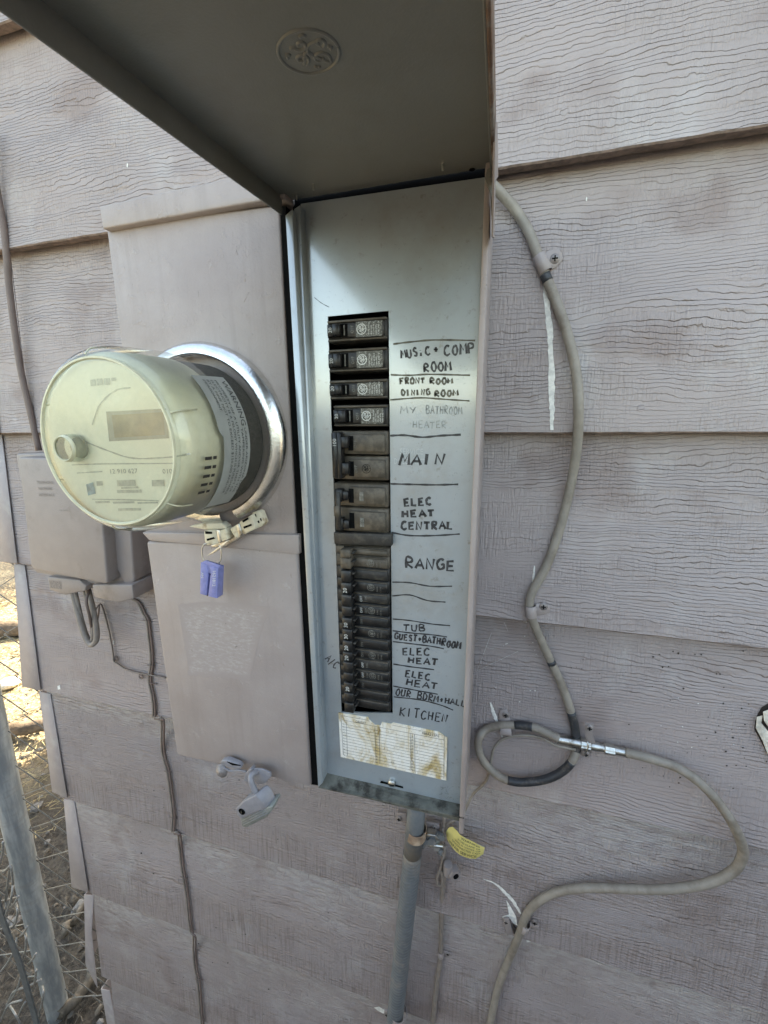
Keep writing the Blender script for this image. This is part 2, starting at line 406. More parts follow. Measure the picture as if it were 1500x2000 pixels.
# ------------------------------------------------------------------ house
house = empty('house', (0, 0, 0), 'taupe painted house wall of wood-grain lap siding behind the meter and breaker panel', 'house')
DB, DT = .4585, .4780                                          # front of a board at its lower and upper edge
LAP = [DB*q+1.45 for q in (1.51, 1.005, .49774, -.03687, -.50831, -1.04558, -1.57849, -2.10349, -2.66, -3.12)]   # lower edges of the courses
XC = -.797
def boardD(z):
    for k in range(1, len(LAP)):
        if z >= LAP[k]: return DB+(DT-DB)*min(1, (z-LAP[k])/(LAP[k-1]-LAP[k]))
    return DT
def PS(u, v, off=.0006):
    D = .468
    for _ in range(5): D = boardD(P(u, v, D).z)
    return P(u, v, D-off)
def board(x0, x1, k):
    zb, zt = LAP[k], LAP[k-1]+.01
    D0, D1 = DB, DT+.0006; r = random.Random(k*7)
    nx = int((x1-x0)/.02)+1; V, F = [], []
    for i in range(nx+1):
        x = x0+(x1-x0)*i/nx; e = r.uniform(-.0004, .0004)
        y0 = D0-.47; y1 = D1-.47
        V += [(x, y1, zt), (x, y0, zb+.0015+e), (x, y0+.0012, zb+e), (x, y0+.0120, zb+.0006+e), (x, y1+.010, zt)]
        if i:
            a = (i-1)*5; b = i*5
            for q in range(4): F.append((a+q, b+q, b+q+1, a+q+1))
    F += [(0, 1, 2, 3, 4), tuple(reversed([nx*5+q for q in range(5)]))]
    o = mk('siding_board', V, F, [M['siding_fine' if k >= 6 else 'siding'], M['lip']], house)
    me = o.data
    for p in me.polygons:
        if abs(p.normal.z) > .5 and p.center.z < zb+.005: p.material_index = 1
    finish(o)
    at = o.data.attributes.new('across', 'FLOAT', 'POINT')
    for i, q in enumerate(o.data.vertices): at.data[i].value = max(0, min(1, (q.co.z-zb)/(zt-zb)))
for k in range(1, len(LAP)):
    if k == 7:
        sp = P(783, 1700, .465).x
        board(XC, sp-.0008, k); board(sp+.0008, 2.4, k)
    elif k == 3:
        board(XC, P(22, 600, .466).x, k); board(P(22, 600, .466).x+.0015, 2.4, k)
    else: board(XC, 2.4, k)
# metal corner caps, one to each course; traced from the picture and folded round the corner
caps = {4: ((-38, 848), (3, 849), (33, 1101), (-8, 1096)), 5: ((27, 1102), (48, 1104), (79, 1350), (43, 1341)), 6: ((76, 1352), (98, 1355), (131, 1560), (102, 1547)),
        7: ((124, 1562), (145, 1564), (172, 1743), (140, 1733)), 8: ((164, 1748), (183, 1749), (190, 1930), (167, 1885)), 9: ((197, 1932), (214, 1935), (245, 2090), (222, 2075)),
        3: ((-70, 560), (-30, 560), (-3, 848), (-45, 846))}
for k, (a, b, c, d) in caps.items():
    A, B_ = P(*a, .4745), P(*b, .4745); C_, D_ = P(*c, .4550), P(*d, .4550)
    if k == 8:
        m = P(179, 1822, .463); n_ = P(166, 1822, .463)
        fr = [A, B_, m, C_, D_, n_]
    else: fr = [A, B_, C_, D_]
    bk = [Vector((q.x, q.y+.0012, q.z)) for q in fr]
    prism('corner_cap', fr, bk, M['taupe_cap'], house, .0004, 1)
    # the return leg on the side wall and the folded foot
    V = [A, D_, D_+Vector((-.002, .05, .004)), A+Vector((-.001, .05, 0))]
    V += [q+Vector((.001, 0, 0)) for q in V]
    finish(mk('corner_cap_return', V, [(0, 1, 2, 3), (4, 7, 6, 5), (0, 4, 5, 1), (1, 5, 6, 2), (2, 6, 7, 3), (3, 7, 4, 0)], M['taupe_cap'], house))
# house body, soffit and unseen roof, its overhang shaped to shade the dirt
box('house_body', (XC+.012, .022, -.05), (5.5, 6.0, 2.8), M['soffit'], house)
prism('roof', [Vector(q) for q in ((-1.05, -.10, 2.78), (6, -.10, 2.78), (6, 3.1, 3.8), (-1.05, 3.1, 3.8))],
      [Vector(q) for q in ((-1.05, -.10, 2.92), (6, -.10, 2.92), (6, 3.1, 3.94), (-1.05, 3.1, 3.94))], M['roofing'], house)
prism('rear_roof', [Vector(q) for q in ((-1.05, 3.1, 3.8), (6, 3.1, 3.8), (6, 6.4, 2.78), (-1.05, 6.4, 2.78))],
      [Vector(q) for q in ((-1.05, 3.1, 3.94), (6, 3.1, 3.94), (6, 6.4, 2.92), (-1.05, 6.4, 2.92))], M['roofing'], house)
prism('gable', [Vector(q) for q in ((XC+.01, .03, 2.5), (XC+.01, 6, 2.5), (XC+.01, 3.1, 3.8))], [Vector(q) for q in ((XC+.03, .03, 2.5), (XC+.03, 6, 2.5), (XC+.03, 3.1, 3.8))], M['soffit'], house)

def paint(name, poly, mat, off=.0007):
    V = [PS(u, v, off) for u, v in poly]; n = len(V)
    c = sum(V, Vector())/n; V.append(c)
    return mk(name, V, [(i, (i+1) % n, n) for i in range(n)], mat, house)
def chip_line(pts, widths, r=3):
    rnd = random.Random(r); L = smoothline([Vector((u, v, 0)) for u, v in pts], 8); n = len(L); V, F = [], []
    for i, p in enumerate(L):
        t = (L[min(i+1, n-1)]-L[max(i-1, 0)]).normalized(); s = Vector((-t.y, t.x, 0))
        f = i/(n-1)*(len(widths)-1); j = min(int(f), len(widths)-2); wv = widths[j]+(widths[j+1]-widths[j])*(f-j)
        a = p+s*wv*rnd.uniform(.35, .6); b = p-s*wv*rnd.uniform(.35, .6)
        V += [PS(a.x, a.y), PS(b.x, b.y)]
        if i: F.append((2*i-2, 2*i-1, 2*i+1, 2*i))
    mk('paint_chip', V, F, M['white_chip'], house)
chip_line([(1061, 550), (1068, 590), (1074, 650), (1077, 720), (1078, 790), (1078, 840)], [3, 10, 12, 10, 12, 10, 6])
chip_line([(1044, 1105), (1041, 1140), (1037, 1170)], [2, 6, 4], 5)
chip_line([(1031, 1196), (1026, 1215)], [3, 9], 6)
chip_line([(944, 1717), (965, 1725), (985, 1742), (1003, 1762), (1017, 1785)], [1, 3, 6, 6, 4], 8)
chip_line([(1026, 1808), (1030, 1825), (1032, 1840)], [4, 5, 8], 9)
paint('paint_chip', [(989, 1758), (998, 1772), (1008, 1790), (1011, 1808), (1003, 1804), (996, 1794), (982, 1793), (981, 1790), (994, 1786)], M['white_chip'])
chip_line([(958, 1372), (964, 1392), (972, 1412)], [3, 7, 6], 10)
chip_line([(979, 1427), (981, 1440)], [5, 3], 11)
paint('paint_chip', [(730, 1968), (740, 1966), (752, 1973), (749, 1980), (738, 1974)], M['white_chip'])
paint('paint_chip', [(112, 1340), (117, 1338), (118, 1346), (113, 1347)], M['white_chip'])
for (u, v) in [(248, 322), (221, 1254), (1145, 388)]:
    paint('paint_chip', [(u, v-4), (u+2, v-2), (u+1.5, v+5), (u-1, v+4)], M['white_chip'])
# torn patch of hardboard at the right edge
prism('torn_board_hole', *[[PS(u, v, o) for u, v in [(1475, 1408), (1480, 1394), (1488, 1381), (1500, 1374), (1540, 1376), (1545, 1492), (1505, 1486), (1486, 1448), (1473, 1424)]] for o in (.0006, .0002)], M['dirt_speck'], house)
prism('torn_board_flap', *[[PS(u, v, o) for u, v in [(1478, 1400), (1490, 1397), (1487, 1412), (1500, 1428), (1530, 1430), (1530, 1496), (1500, 1475), (1489, 1446), (1476, 1422)]] for o in (.004, .0008)], M['pulp'], house, .0005)
prism('torn_board_flap', *[[PS(u, v, o) for u, v in [(1490, 1390), (1520, 1378), (1535, 1420), (1502, 1422), (1492, 1408)]] for o in (.006, .001)], M['pulp'], house, .0005)
# small marks scattered over the boards
def specks(name, n, region, size, mat, seed):
    rnd = random.Random(seed); V, F = [], []
    for _ in range(n):
        u = rnd.uniform(region[0], region[2]); v = rnd.uniform(region[1], region[3]); m = rnd.randint(4, 6); s = rnd.uniform(*size); k = len(V)
        for i in range(m):
            a = 2*math.pi*i/m; q = s*rnd.uniform(.5, 1.2); V.append(PS(u+math.cos(a)*q*1.4, v+math.sin(a)*q, .0008))
        F.append(tuple(range(k, k+m)))
    o = mk(name, V, F, mat, house); o['kind'] = 'stuff'
specks('dirt_specks', 45, (1270, 1270, 1460, 1560), (.8, 2.4), M['dirt_speck'], 1)
specks('dirt_specks', 30, (1000, 1250, 1500, 1500), (.5, 1.4), M['dirt_speck'], 2)
specks('dirt_specks', 50, (150, 1380, 780, 1980), (.5, 1.5), M['dirt_speck'], 3)
specks('paint_flecks', 9, (1280, 1350, 1470, 1480), (.6, 1.8), M['white_chip'], 4)
specks('paint_flecks', 16, (940, 1230, 1060, 1420), (.5, 1.2), M['white_chip'], 5)
# siding nails, set in the boards
for (u, v) in [(1102, 218), (1252, 797), (1203, 1207), (1015, 1152), (1180, 1195), (222, 284), (560, 120), (1320, 1365)]:
    q = PS(u, v, 0); lathe('nail_head', q, (0, -1, 0), [(.0001, .0007), (.0032, .0006), (.0036, 0)], M['siding'], house, 14)
# cobweb threads right of the panel
tubes('cobweb', [[PS(a, b, .004), PS(c, d, .001)] for a, b, c, d in [(932, 1310), (1012, 1272)] and [(932, 1310, 1012, 1272), (948, 1264, 964, 1267), (985, 1216, 992, 1232), (932, 1310, 960, 1236)]], .00012, M['white_chip'], house, 4, 0)

# ------------------------------------------------------------------ meter and breaker enclosure
EB = Vector((-.2, -.1, .99))
enc = empty('electrical_panel', EB, 'taupe meter enclosure joined to an open blue-grey breaker panel with raised door', 'electrical panel')
# painted left half
slab('upper_cover', [(207, 441), (545, 400), (578, 1048), (283, 1040)], .364, .455, M['taupe'], enc, .002)
slab('lower_cover', [(285, 1058), (580, 1062), (607, 1537), (345, 1475)], .361, .455, M['taupe'], enc, .003, 3)
slab('cover_flange', [(277, 1040), (583, 1045), (584, 1083), (291, 1056)], .3585, .375, M['taupe'], enc, .001)
slab('top_cap', [(194, 402), (470, 342), (556, 365), (556, 384), (200, 447)], .357, .455, M['taupe'], enc, .0015)
# old label patch, dirt-printed on the lower cover
def patch_material():
    n = N('label_residue'); a = n.noise(n.scale(n.obj, (150, 150, 420)), 1, 6, .75); b = n.noise(n.obj, 160, 4, .7)
    c = n.mix(n.ramp(a, .44, .74), (.345, .293, .275), (.455, .41, .39)); c = n.mix(n.ramp(b, .66, .72), c, (.12, .10, .09))
    at = n.nd('ShaderNodeAttribute', attribute_name='wear'); e = n.noise(n.obj, 90, 5, .7)
    k = n.ramp(n.math('ADD', at.outputs['Fac'], n.math('MULTIPLY', n.math('SUBTRACT', e, .5), .35)), .04, .22)
    n.set(Base_Color=n.mix(k, (.338, .285, .267), c), Roughness=.6); return n.m
M['residue'] = patch_material()
rr = random.Random(4)
edge = [(348, 1183), (400, 1176), (460, 1179), (526, 1184), (522, 1200), (517, 1215), (508, 1250), (497, 1290), (486, 1330), (440, 1323), (400, 1322), (366, 1318), (364, 1290), (361, 1262), (358, 1240), (352, 1210)]
edge = [(u+rr.uniform(-2, 2), v+rr.uniform(-2, 2)) for u, v in edge]
V = [P(u, v, .36085) for u, v in edge]; V.append(sum(V, Vector())/len(V))
lr_ = mk('label_residue', V, [(i, (i+1) % len(edge), len(edge)) for i in range(len(edge))], M['residue'], enc)
at = lr_.data.attributes.new('wear', 'FLOAT', 'POINT')
for i in range(len(V)): at.data[i].value = 1.0 if i == len(V)-1 else 0.0
slab('side_gap_shade', [(547, 402), (558, 402), (622, 1534), (607, 1532)], .3645, .44, M['dark'], enc)  # dark plate standing in for the deep shade between cover and rail
# raised paint drips on the upper cover
for dr in [[P(487, 400, .3635), P(492, 392, .363), P(497, 391, .3635)], [P(462, 480, .3638), P(461, 492, .3635), P(464, 497, .3638)], [P(480, 535, .3638), P(478, 550, .3638)], [P(486, 570, .3638), P(476, 590, .3638)]]: tube('paint_drip', [q+Vector((0, .0006, 0)) for q in dr], .0006, M['taupe'], enc, 6, 3)

# breaker box shell
XL, XR = -.187, -.0125
zt_, zb_ = P(556, 415, .357).z, P(760, 1570, .357).z
en = M['enamel']
prism('box_rail', [P(557, 420, .357), P(571, 408, .357), P(630, 1530, .357), P(621, 1538, .357)],
      [P(557, 420, .357)+Vector((0, .10, 0)), P(571, 408, .357)+Vector((0, .10, 0)), P(630, 1530, .357)+Vector((0, .10, 0)), P(621, 1538, .357)+Vector((0, .10, 0))], en, enc, .0008)
slab('box_rail', [(574, 408), (586, 400), (634, 1512), (629, 1528)], .363, .38, en, enc, .0006)
# right side of the box
box('box_side', (-.0178, .357-.47, zb_-.017), (-.0128, -.012, zt_+.012), M['taupe'], enc, .001)
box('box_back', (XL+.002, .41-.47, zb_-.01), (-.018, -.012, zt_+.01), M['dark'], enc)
box('top_gap_shade', (XL+.003, .3745-.47, 1.45+.176), (-.0182, -.03, 1.45+.192), M['dark'], enc)  # dark filler standing in for the shaded gap above the deadfront
box('box_top', (XL, .40-.47, zt_+.012), (-.0128, -.012, zt_+.018), M['taupe'], enc)
prism('bottom_ledge', [P(622, 1537, .357), P(906, 1597, .357), P(904, 1570, .373), P(640, 1508, .373)], [q+Vector((0, .0, -.0016)) for q in (P(622, 1537, .357), P(906, 1597, .357), P(904, 1570, .373), P(640, 1508, .373))], M['ledge'], enc)
box('box_bottom', (XL, .3735-.47, zb_-.020), (-.018, -.012, zb_-.004), M['ledge'], enc)
# a bent tab of the cover beside the hinge
slab('hinge_plate', [(947, 348), (952, 330), (961, 325), (962, 470), (957, 372)], .352, .356, M['enamel_shaded'], enc)
V = [PX(u, v, -.0095) for u, v in [(968, 236), (972, 240), (973, 345), (968, 352), (966, 465), (963, 462)]]
prism('hinge_bracket', V, [q+Vector((-.0012, 0, 0)) for q in V], M['taupe'], enc)

# deadfront with its breaker opening
DF = .372
outer = [P(587, 398, DF), P(949, 346, DF), P(905, 1572, DF), P(640, 1510, DF)]
inner = [P(640, 618, DF), P(759, 607, DF), P(767, 1393, DF), P(667, 1391, DF)]
V = outer+inner+[q+Vector((0, .0016, 0)) for q in outer+inner]
F = [(i, (i+1) % 4, 4+(i+1) % 4, 4+i) for i in range(4)] + [(8+i, 12+i, 12+(i+1) % 4, 8+(i+1) % 4) for i in range(4)]
F += [(4+i, 4+(i+1) % 4, 12+(i+1) % 4, 12+i) for i in range(4)] + [(i, 8+i, 8+(i+1) % 4, (i+1) % 4) for i in range(4)]
dead = finish(mk('deadfront', V, F, en, enc))
# screw, slot and hole under the directory
q = P(766, 1527, DF); lathe('deadfront_screw', q, (0, -1, 0), [(.0001, .0045), (.003, .0042), (.0042, .003), (.0042, 0)], M['steel'], enc, 18)
boxes('screw_slot', [((q.x-.0035, q.y-.0049, q.z-.0005), (q.x+.0035, q.y-.0044, q.z+.0005))], M['dark'], enc)
V = [P(u, v, DF-.0003) for u, v in [(754, 1494), (762, 1500), (772, 1503), (781, 1501), (776, 1496), (764, 1496)]]
mk('knockout_hole', V, [tuple(range(6))], M['dark'], enc)
V = [P(u, v, DF-.0003) for u, v in [(742, 1529), (744, 1525), (787, 1536), (788, 1540)]]
mk('tab_slot', V, [tuple(range(4))], M['dark'], enc)

# ---- handwriting
G = {'A': [[(0, 0), (.45, 1), (.9, 0)], [(.18, .38), (.75, .38)]], 'B': [[(.05, 0), (.05, 1), (.6, .95), (.65, .65), (.1, .52), (.75, .42), (.7, .05), (.05, 0)]],
     'C': [[(.8, .85), (.45, 1), (.1, .6), (.15, .15), (.5, 0), (.85, .15)]], 'D': [[(.1, 0), (.1, 1), (.6, .85), (.8, .45), (.55, .08), (.1, 0)]],
     'E': [[(.75, 1), (.1, .95), (.1, 0), (.8, .02)], [(.1, .5), (.65, .52)]], 'F': [[(.8, 1), (.1, .95), (.1, 0)], [(.1, .5), (.6, .52)]],
     'G': [[(.8, .85), (.4, 1), (.08, .55), (.3, .02), (.8, .15), (.8, .45), (.5, .45)]], 'H': [[(.1, 1), (.08, 0)], [(.75, 1), (.75, 0)], [(.1, .5), (.75, .52)]],
     'I': [[(.3, 1), (.3, 0)]], 'K': [[(.1, 1), (.1, 0)], [(.75, 1), (.12, .45), (.8, 0)]], 'L': [[(.12, 1), (.1, .05), (.75, 0)]],
     'M': [[(0, 0), (.15, 1), (.45, .35), (.8, 1), (.9, 0)]], 'N': [[(.08, 0), (.1, 1), (.7, .02), (.8, 1)]], 'O': [[(.45, 1), (.1, .6), (.2, .08), (.6, .02), (.8, .5), (.6, .95), (.4, 1)]],
     'P': [[(.12, 0), (.1, 1), (.65, .95), (.7, .6), (.12, .48)]], 'R': [[(.1, 0), (.1, 1), (.65, .95), (.65, .62), (.12, .5), (.8, 0)]],
     'S': [[(.75, .88), (.35, 1), (.15, .7), (.65, .4), (.6, .05), (.1, .08)]], 'T': [[(0, .95), (.85, 1)], [(.42, .97), (.4, 0)]], 'U': [[(.08, 1), (.1, .2), (.4, 0), (.7, .2), (.75, 1)]],
     'V': [[(.05, 1), (.4, 0), (.8, 1)]], 'W': [[(0, 1), (.2, 0), (.45, .7), (.65, 0), (.9, 1)]], 'X': [[(.05, 1), (.8, 0)], [(.75, 1), (.05, 0)]], 'Y': [[(.05, 1), (.4, .5)], [(.8, 1), (.3, 0)]],
     '+': [[(.4, .75), (.4, .15)], [(.1, .45), (.72, .48)]], '/': [[(.6, 1.1), (.2, -.2)]], 'i': [[(.3, .45), (.3, 0)], [(.3, .7), (.3, .72)]]}
nrm = Vector((0, -1, 0))
def write(s, a, b, h, mat='ink', wid=.0015, D=None, slant=.0, up=None):
    D = D or DF-.00025; rnd = random.Random(len(s)*31+a[0]); L = []
    A = Vector((a[0], a[1])); B = Vector((b[0], b[1])); adv = (B-A)/len(s); n_ = Vector((adv.y, -adv.x)).normalized() if up is None else Vector(up)
    for i, ch in enumerate(s):
        if ch == ' ': continue
        o = A+adv*i+n_*rnd.uniform(-.05, .05)*h; sc = rnd.uniform(.9, 1.08)
        for st in G[ch]:
            pts = [o+adv*(x*.88+slant*y)+n_*(y*h*sc) for x, y in [(x+rnd.uniform(-.04, .04), y+rnd.uniform(-.04, .04)) for x, y in st]]
            sm = smoothline([Vector((q.x, q.y, 0)) for q in pts], 3) if ch in 'SCGODPRUB' else [Vector((q.x, q.y, 0)) for q in pts]
            L.append([P(q.x, q.y, D) for q in sm])
    V, F = ribbons(L, wid*1.15, nrm); 
    return mk('handwriting', V, F, M[mat], dead)
def rule(pts, mat='ink', wid=.0014):
    L = smoothline([Vector((u, v, 0)) for u, v in pts], 5)
    V, F = ribbons([[P(q.x, q.y, DF-.00025) for q in L]], wid, nrm); return mk('ruled_line', V, F, M[mat], dead)
rule([(768, 672), (800, 668), (850, 664), (928, 665)], 'ink_brown')
write('MUSiC', (784, 700), (843, 692), 16); write('+', (846, 690), (862, 689), 15); write('COMP', (867, 694), (931, 690), 19)
write('ROOM', (828, 726), (884, 723), 17)
rule([(763, 732), (800, 733), (840, 731), (918, 733)], 'ink_brown')
write('FRONT', (781, 750), (832, 748), 11, 'ink_brown'); write('ROOM', (840, 750), (886, 749), 11, 'ink_brown')
write('DINING', (784, 773), (842, 770), 11, 'ink_brown', .0014); write('ROOM', (849, 774), (897, 773), 11, 'ink_brown', .0015)
rule([(762, 781), (820, 777), (870, 780), (917, 783)], 'ink_brown')
write('MY', (782, 808), (818, 806), 13, 'ink_pale', .0007); write('BATHROOM', (832, 808), (904, 810), 15, 'ink_pale', .0007)
write('HEATER', (806, 836), (874, 836), 13, 'ink_pale', .0006)
rule([(762, 851), (790, 850), (825, 854), (860, 851), (900, 849)], 'ink', .0018)
write('MAIN', (780, 909), (872, 906), 20, 'ink', .0022, slant=.15)
rule([(763, 945), (800, 946), (850, 947), (895, 946)], 'ink', .0017)
write('ELEC', (789, 988), (846, 985), 14, 'ink', .0021); write('HEAT', (785, 1010), (852, 1008), 13, 'ink', .0021); write('CENTRAL', (783, 1034), (888, 1034), 15, 'ink', .002)
rule([(765, 1040), (800, 1046), (850, 1046), (898, 1043)], 'ink', .0016)
write('RANGE', (791, 1108), (892, 1115), 20, 'ink', .0021)
rule([(766, 1137), (800, 1138), (840, 1145), (883, 1145)], 'ink', .0014)
rule([(766, 1164), (800, 1162), (835, 1173), (870, 1176)], 'ink', .0014)
rule([(767, 1209), (800, 1212), (845, 1219), (879, 1222)], 'ink', .0013)
write('TUB', (788, 1232), (834, 1232), 12, 'ink', .0014)
rule([(767, 1232), (800, 1236), (845, 1240), (873, 1244)], 'ink', .0014)
write('GUEST+BATH', (770, 1248), (862, 1259), 12, 'ink', .0016); write('ROOM', (862, 1260), (900, 1268), 13, 'ink', .0017)
rule([(767, 1253), (800, 1257), (840, 1262), (867, 1267)], 'ink', .0014)
write('ELEC', (786, 1279), (842, 1280), 13, 'ink', .0016); write('HEAT', (797, 1295), (858, 1300), 11, 'ink', .0018)
rule([(768, 1297), (800, 1302), (848, 1308)], 'ink', .0015)
write('ELEC', (791, 1321), (842, 1329), 12, 'ink', .0017); write('HEAT', (793, 1338), (857, 1347), 12, 'ink', .0016)
rule([(768, 1340), (800, 1346), (855, 1356)], 'ink', .0014)
write('OUR BDRM+HALL', (772, 1357), (911, 1381), 12, 'ink', .0014)
rule([(769, 1361), (820, 1367), (860, 1377), (885, 1387)], 'ink', .0014)
write('KITCHEN', (780, 1397), (876, 1412), 17, 'ink', .0013)
write('A/C', (634, 1288), (656, 1308), 13, 'ink', .0013)
rule([(614, 581), (628, 592), (643, 600)], 'ink', .0005)
# words stamped into the plate behind MAIN
text('stamped_lettering', [('SERVICE', P(781, 887, DF-.0002), (1, 0, 0), (0, 0, 1), .0055, .022), ('DISCONNECT', P(770, 906, DF-.0002), (1, 0, 0), (0, 0, 1), .0055, .03)], simple('stamped_edge', (.40, .44, .46), .4), dead)
# light scuffs on the deadfront
def smudge(name, n, reg, ln, mat, seed, wid=.0002):
    rnd = random.Random(seed); L = []
    for _ in range(n):
        u, v = rnd.uniform(reg[0], reg[2]), rnd.uniform(reg[1], reg[3]); a = rnd.uniform(0, 6.3); l = rnd.uniform(*ln)
        L.append([P(u, v, DF-.0002), P(u+math.cos(a)*l*.5, v+math.sin(a)*l*.5+rnd.uniform(-1, 1), DF-.0002), P(u+math.cos(a)*l, v+math.sin(a)*l, DF-.0002)])
    V, F = ribbons(L, wid, nrm); o = mk(name, V, F, mat, dead); o['kind'] = 'stuff'
smudge('scuff_marks', 60, (640, 420, 930, 600), (2, 5), M['ink_pale'], 1)
smudge('scuff_marks', 45, (880, 700, 930, 1000), (2, 5), M['ink_pale'], 2)
smudge('scuff_marks', 40, (770, 1080, 910, 1560), (1.5, 4), M['ink_pale'], 3)
smudge('scuff_marks', 40, (860, 1535, 905, 1562), (2, 5), M['ink_pale'], 4, .0004)

# ---- circuit directory label
def paper():
    n = N('stained_paper'); a = n.noise(n.scale(n.obj, (55, 55, 22)), 1, 4, .6, 1.2)
    c = n.mix(n.ramp(a, .40, .72), (.80, .78, .72), (.55, .42, .20)); a2 = n.noise(n.scale(n.obj, (90, 90, 45)), 1, 5, .7, .8); c = n.mix(n.math('MULTIPLY', n.ramp(a2, .55, .68), n.ramp(a, .45, .6)), c, (.38, .26, .10)); c = n.mix(n.math('MULTIPLY', n.ramp(n.noise(n.obj, 500, 3), .6, .7), .5), c, (.4, .32, .2))
    n.set(Base_Color=c, Roughness=.7); return n.m
def z5(x, y): return (600+x*.3, 1020+y*.3)
lab = slab('directory_label', [z5(*q) for q in [(203, 1240), (395, 1270), (402, 1286), (440, 1320), (478, 1324), (486, 1302), (545, 1314), (560, 1306), (858, 1366), (912, 1405), (905, 1682), (218, 1528)]], DF-.0012, DF-.0003, paper(), enc)
L = []
def lz(x, y): return P(*z5(x, y), DF-.0014)
for i in range(13):
    t = i/12.0; yl = 1296+i*(1522-1296)/12.0; yr = 1425+i*(1660-1425)/12.0
    if i == 0: yl, yr = 1290, 1418
    L.append([lz(225+i*1.2, yl-4), lz(890, yr)])
L += [[lz(220, 1258), lz(235, 1515)], [lz(220, 1258), lz(400, 1290)], [lz(560, 1322), lz(892, 1388)], [lz(892, 1388), lz(890, 1662)], [lz(255, 1300), lz(262, 1520)], [lz(440, 1335), lz(448, 1565)], [lz(468, 1338), lz(474, 1572)], [lz(672, 1375), lz(676, 1615)], [lz(700, 1380), lz(702, 1620)]]
V, F = ribbons(L, .00035, nrm); mk('ruled_form', V, F, M['ink'], lab)
items = []
def dirn(a, b): return (lz(*b)-lz(*a)).normalized()
xd = dirn((220, 1500), (890, 1650)); yd = Vector((0, 0, 1))
items.append(('CIRCUIT', lz(315, 1303), dirn((315, 1303), (400, 1318)), yd, .003, .0125)); items.append(('788A213P6', lz(745, 1380), dirn((745, 1380), (878, 1405)), yd, .0032, .0190))
for c, x0, y0, y1 in ((1, 236, 1312, 1510), (13, 446, 1352, 1560), (25, 678, 1392, 1608)):
    for i in range(12): items.append((str(c+i), lz(x0, y0+(y1-y0)*i/11+6), xd, yd, .0017, None))
items.append(('G E', lz(545, 1565), xd, yd, .002, None))
text('label_print', items, M['ink'], lab)

# ---- monogram of curling letters in a ring (also pressed into the door and printed on the breakers)
def curl(cx, cy, r0, a0, turns, r1, n=14): return [(cx+(r0+(r1-r0)*i/n)*math.cos(a0+turns*2*math.pi*i/n), cy+(r0+(r1-r0)*i/n)*math.sin(a0+turns*2*math.pi*i/n)) for i in range(n+1)]
EMB = [curl(0, 0, 1, 0, 1, 1, 40), curl(.28, .36, .06, 0, 1.15, .34) + [(-.02, -.05), (.2, -.35), (.5, -.38)], curl(.5, -.3, .05, 2, .9, .2),
       curl(-.35, .18, .04, 1, 1.1, .28) + [(-.1, -.08), (.02, .1)], curl(-.12, -.42, .05, 3, 1.0, .26) + [(-.5, -.38)],
       [(-.05, .62), (.02, .78), (.1, .68)], [(.72, .1), (.8, .0), (.7, -.08)], [(-.75, .0), (-.7, -.2), (-.62, -.1)], [(.0, -.72), (.12, -.8), (.2, -.7)]]
def emblem_lines(fn, lines=EMB): return [[fn(x, y) for x, y in l] for l in lines]

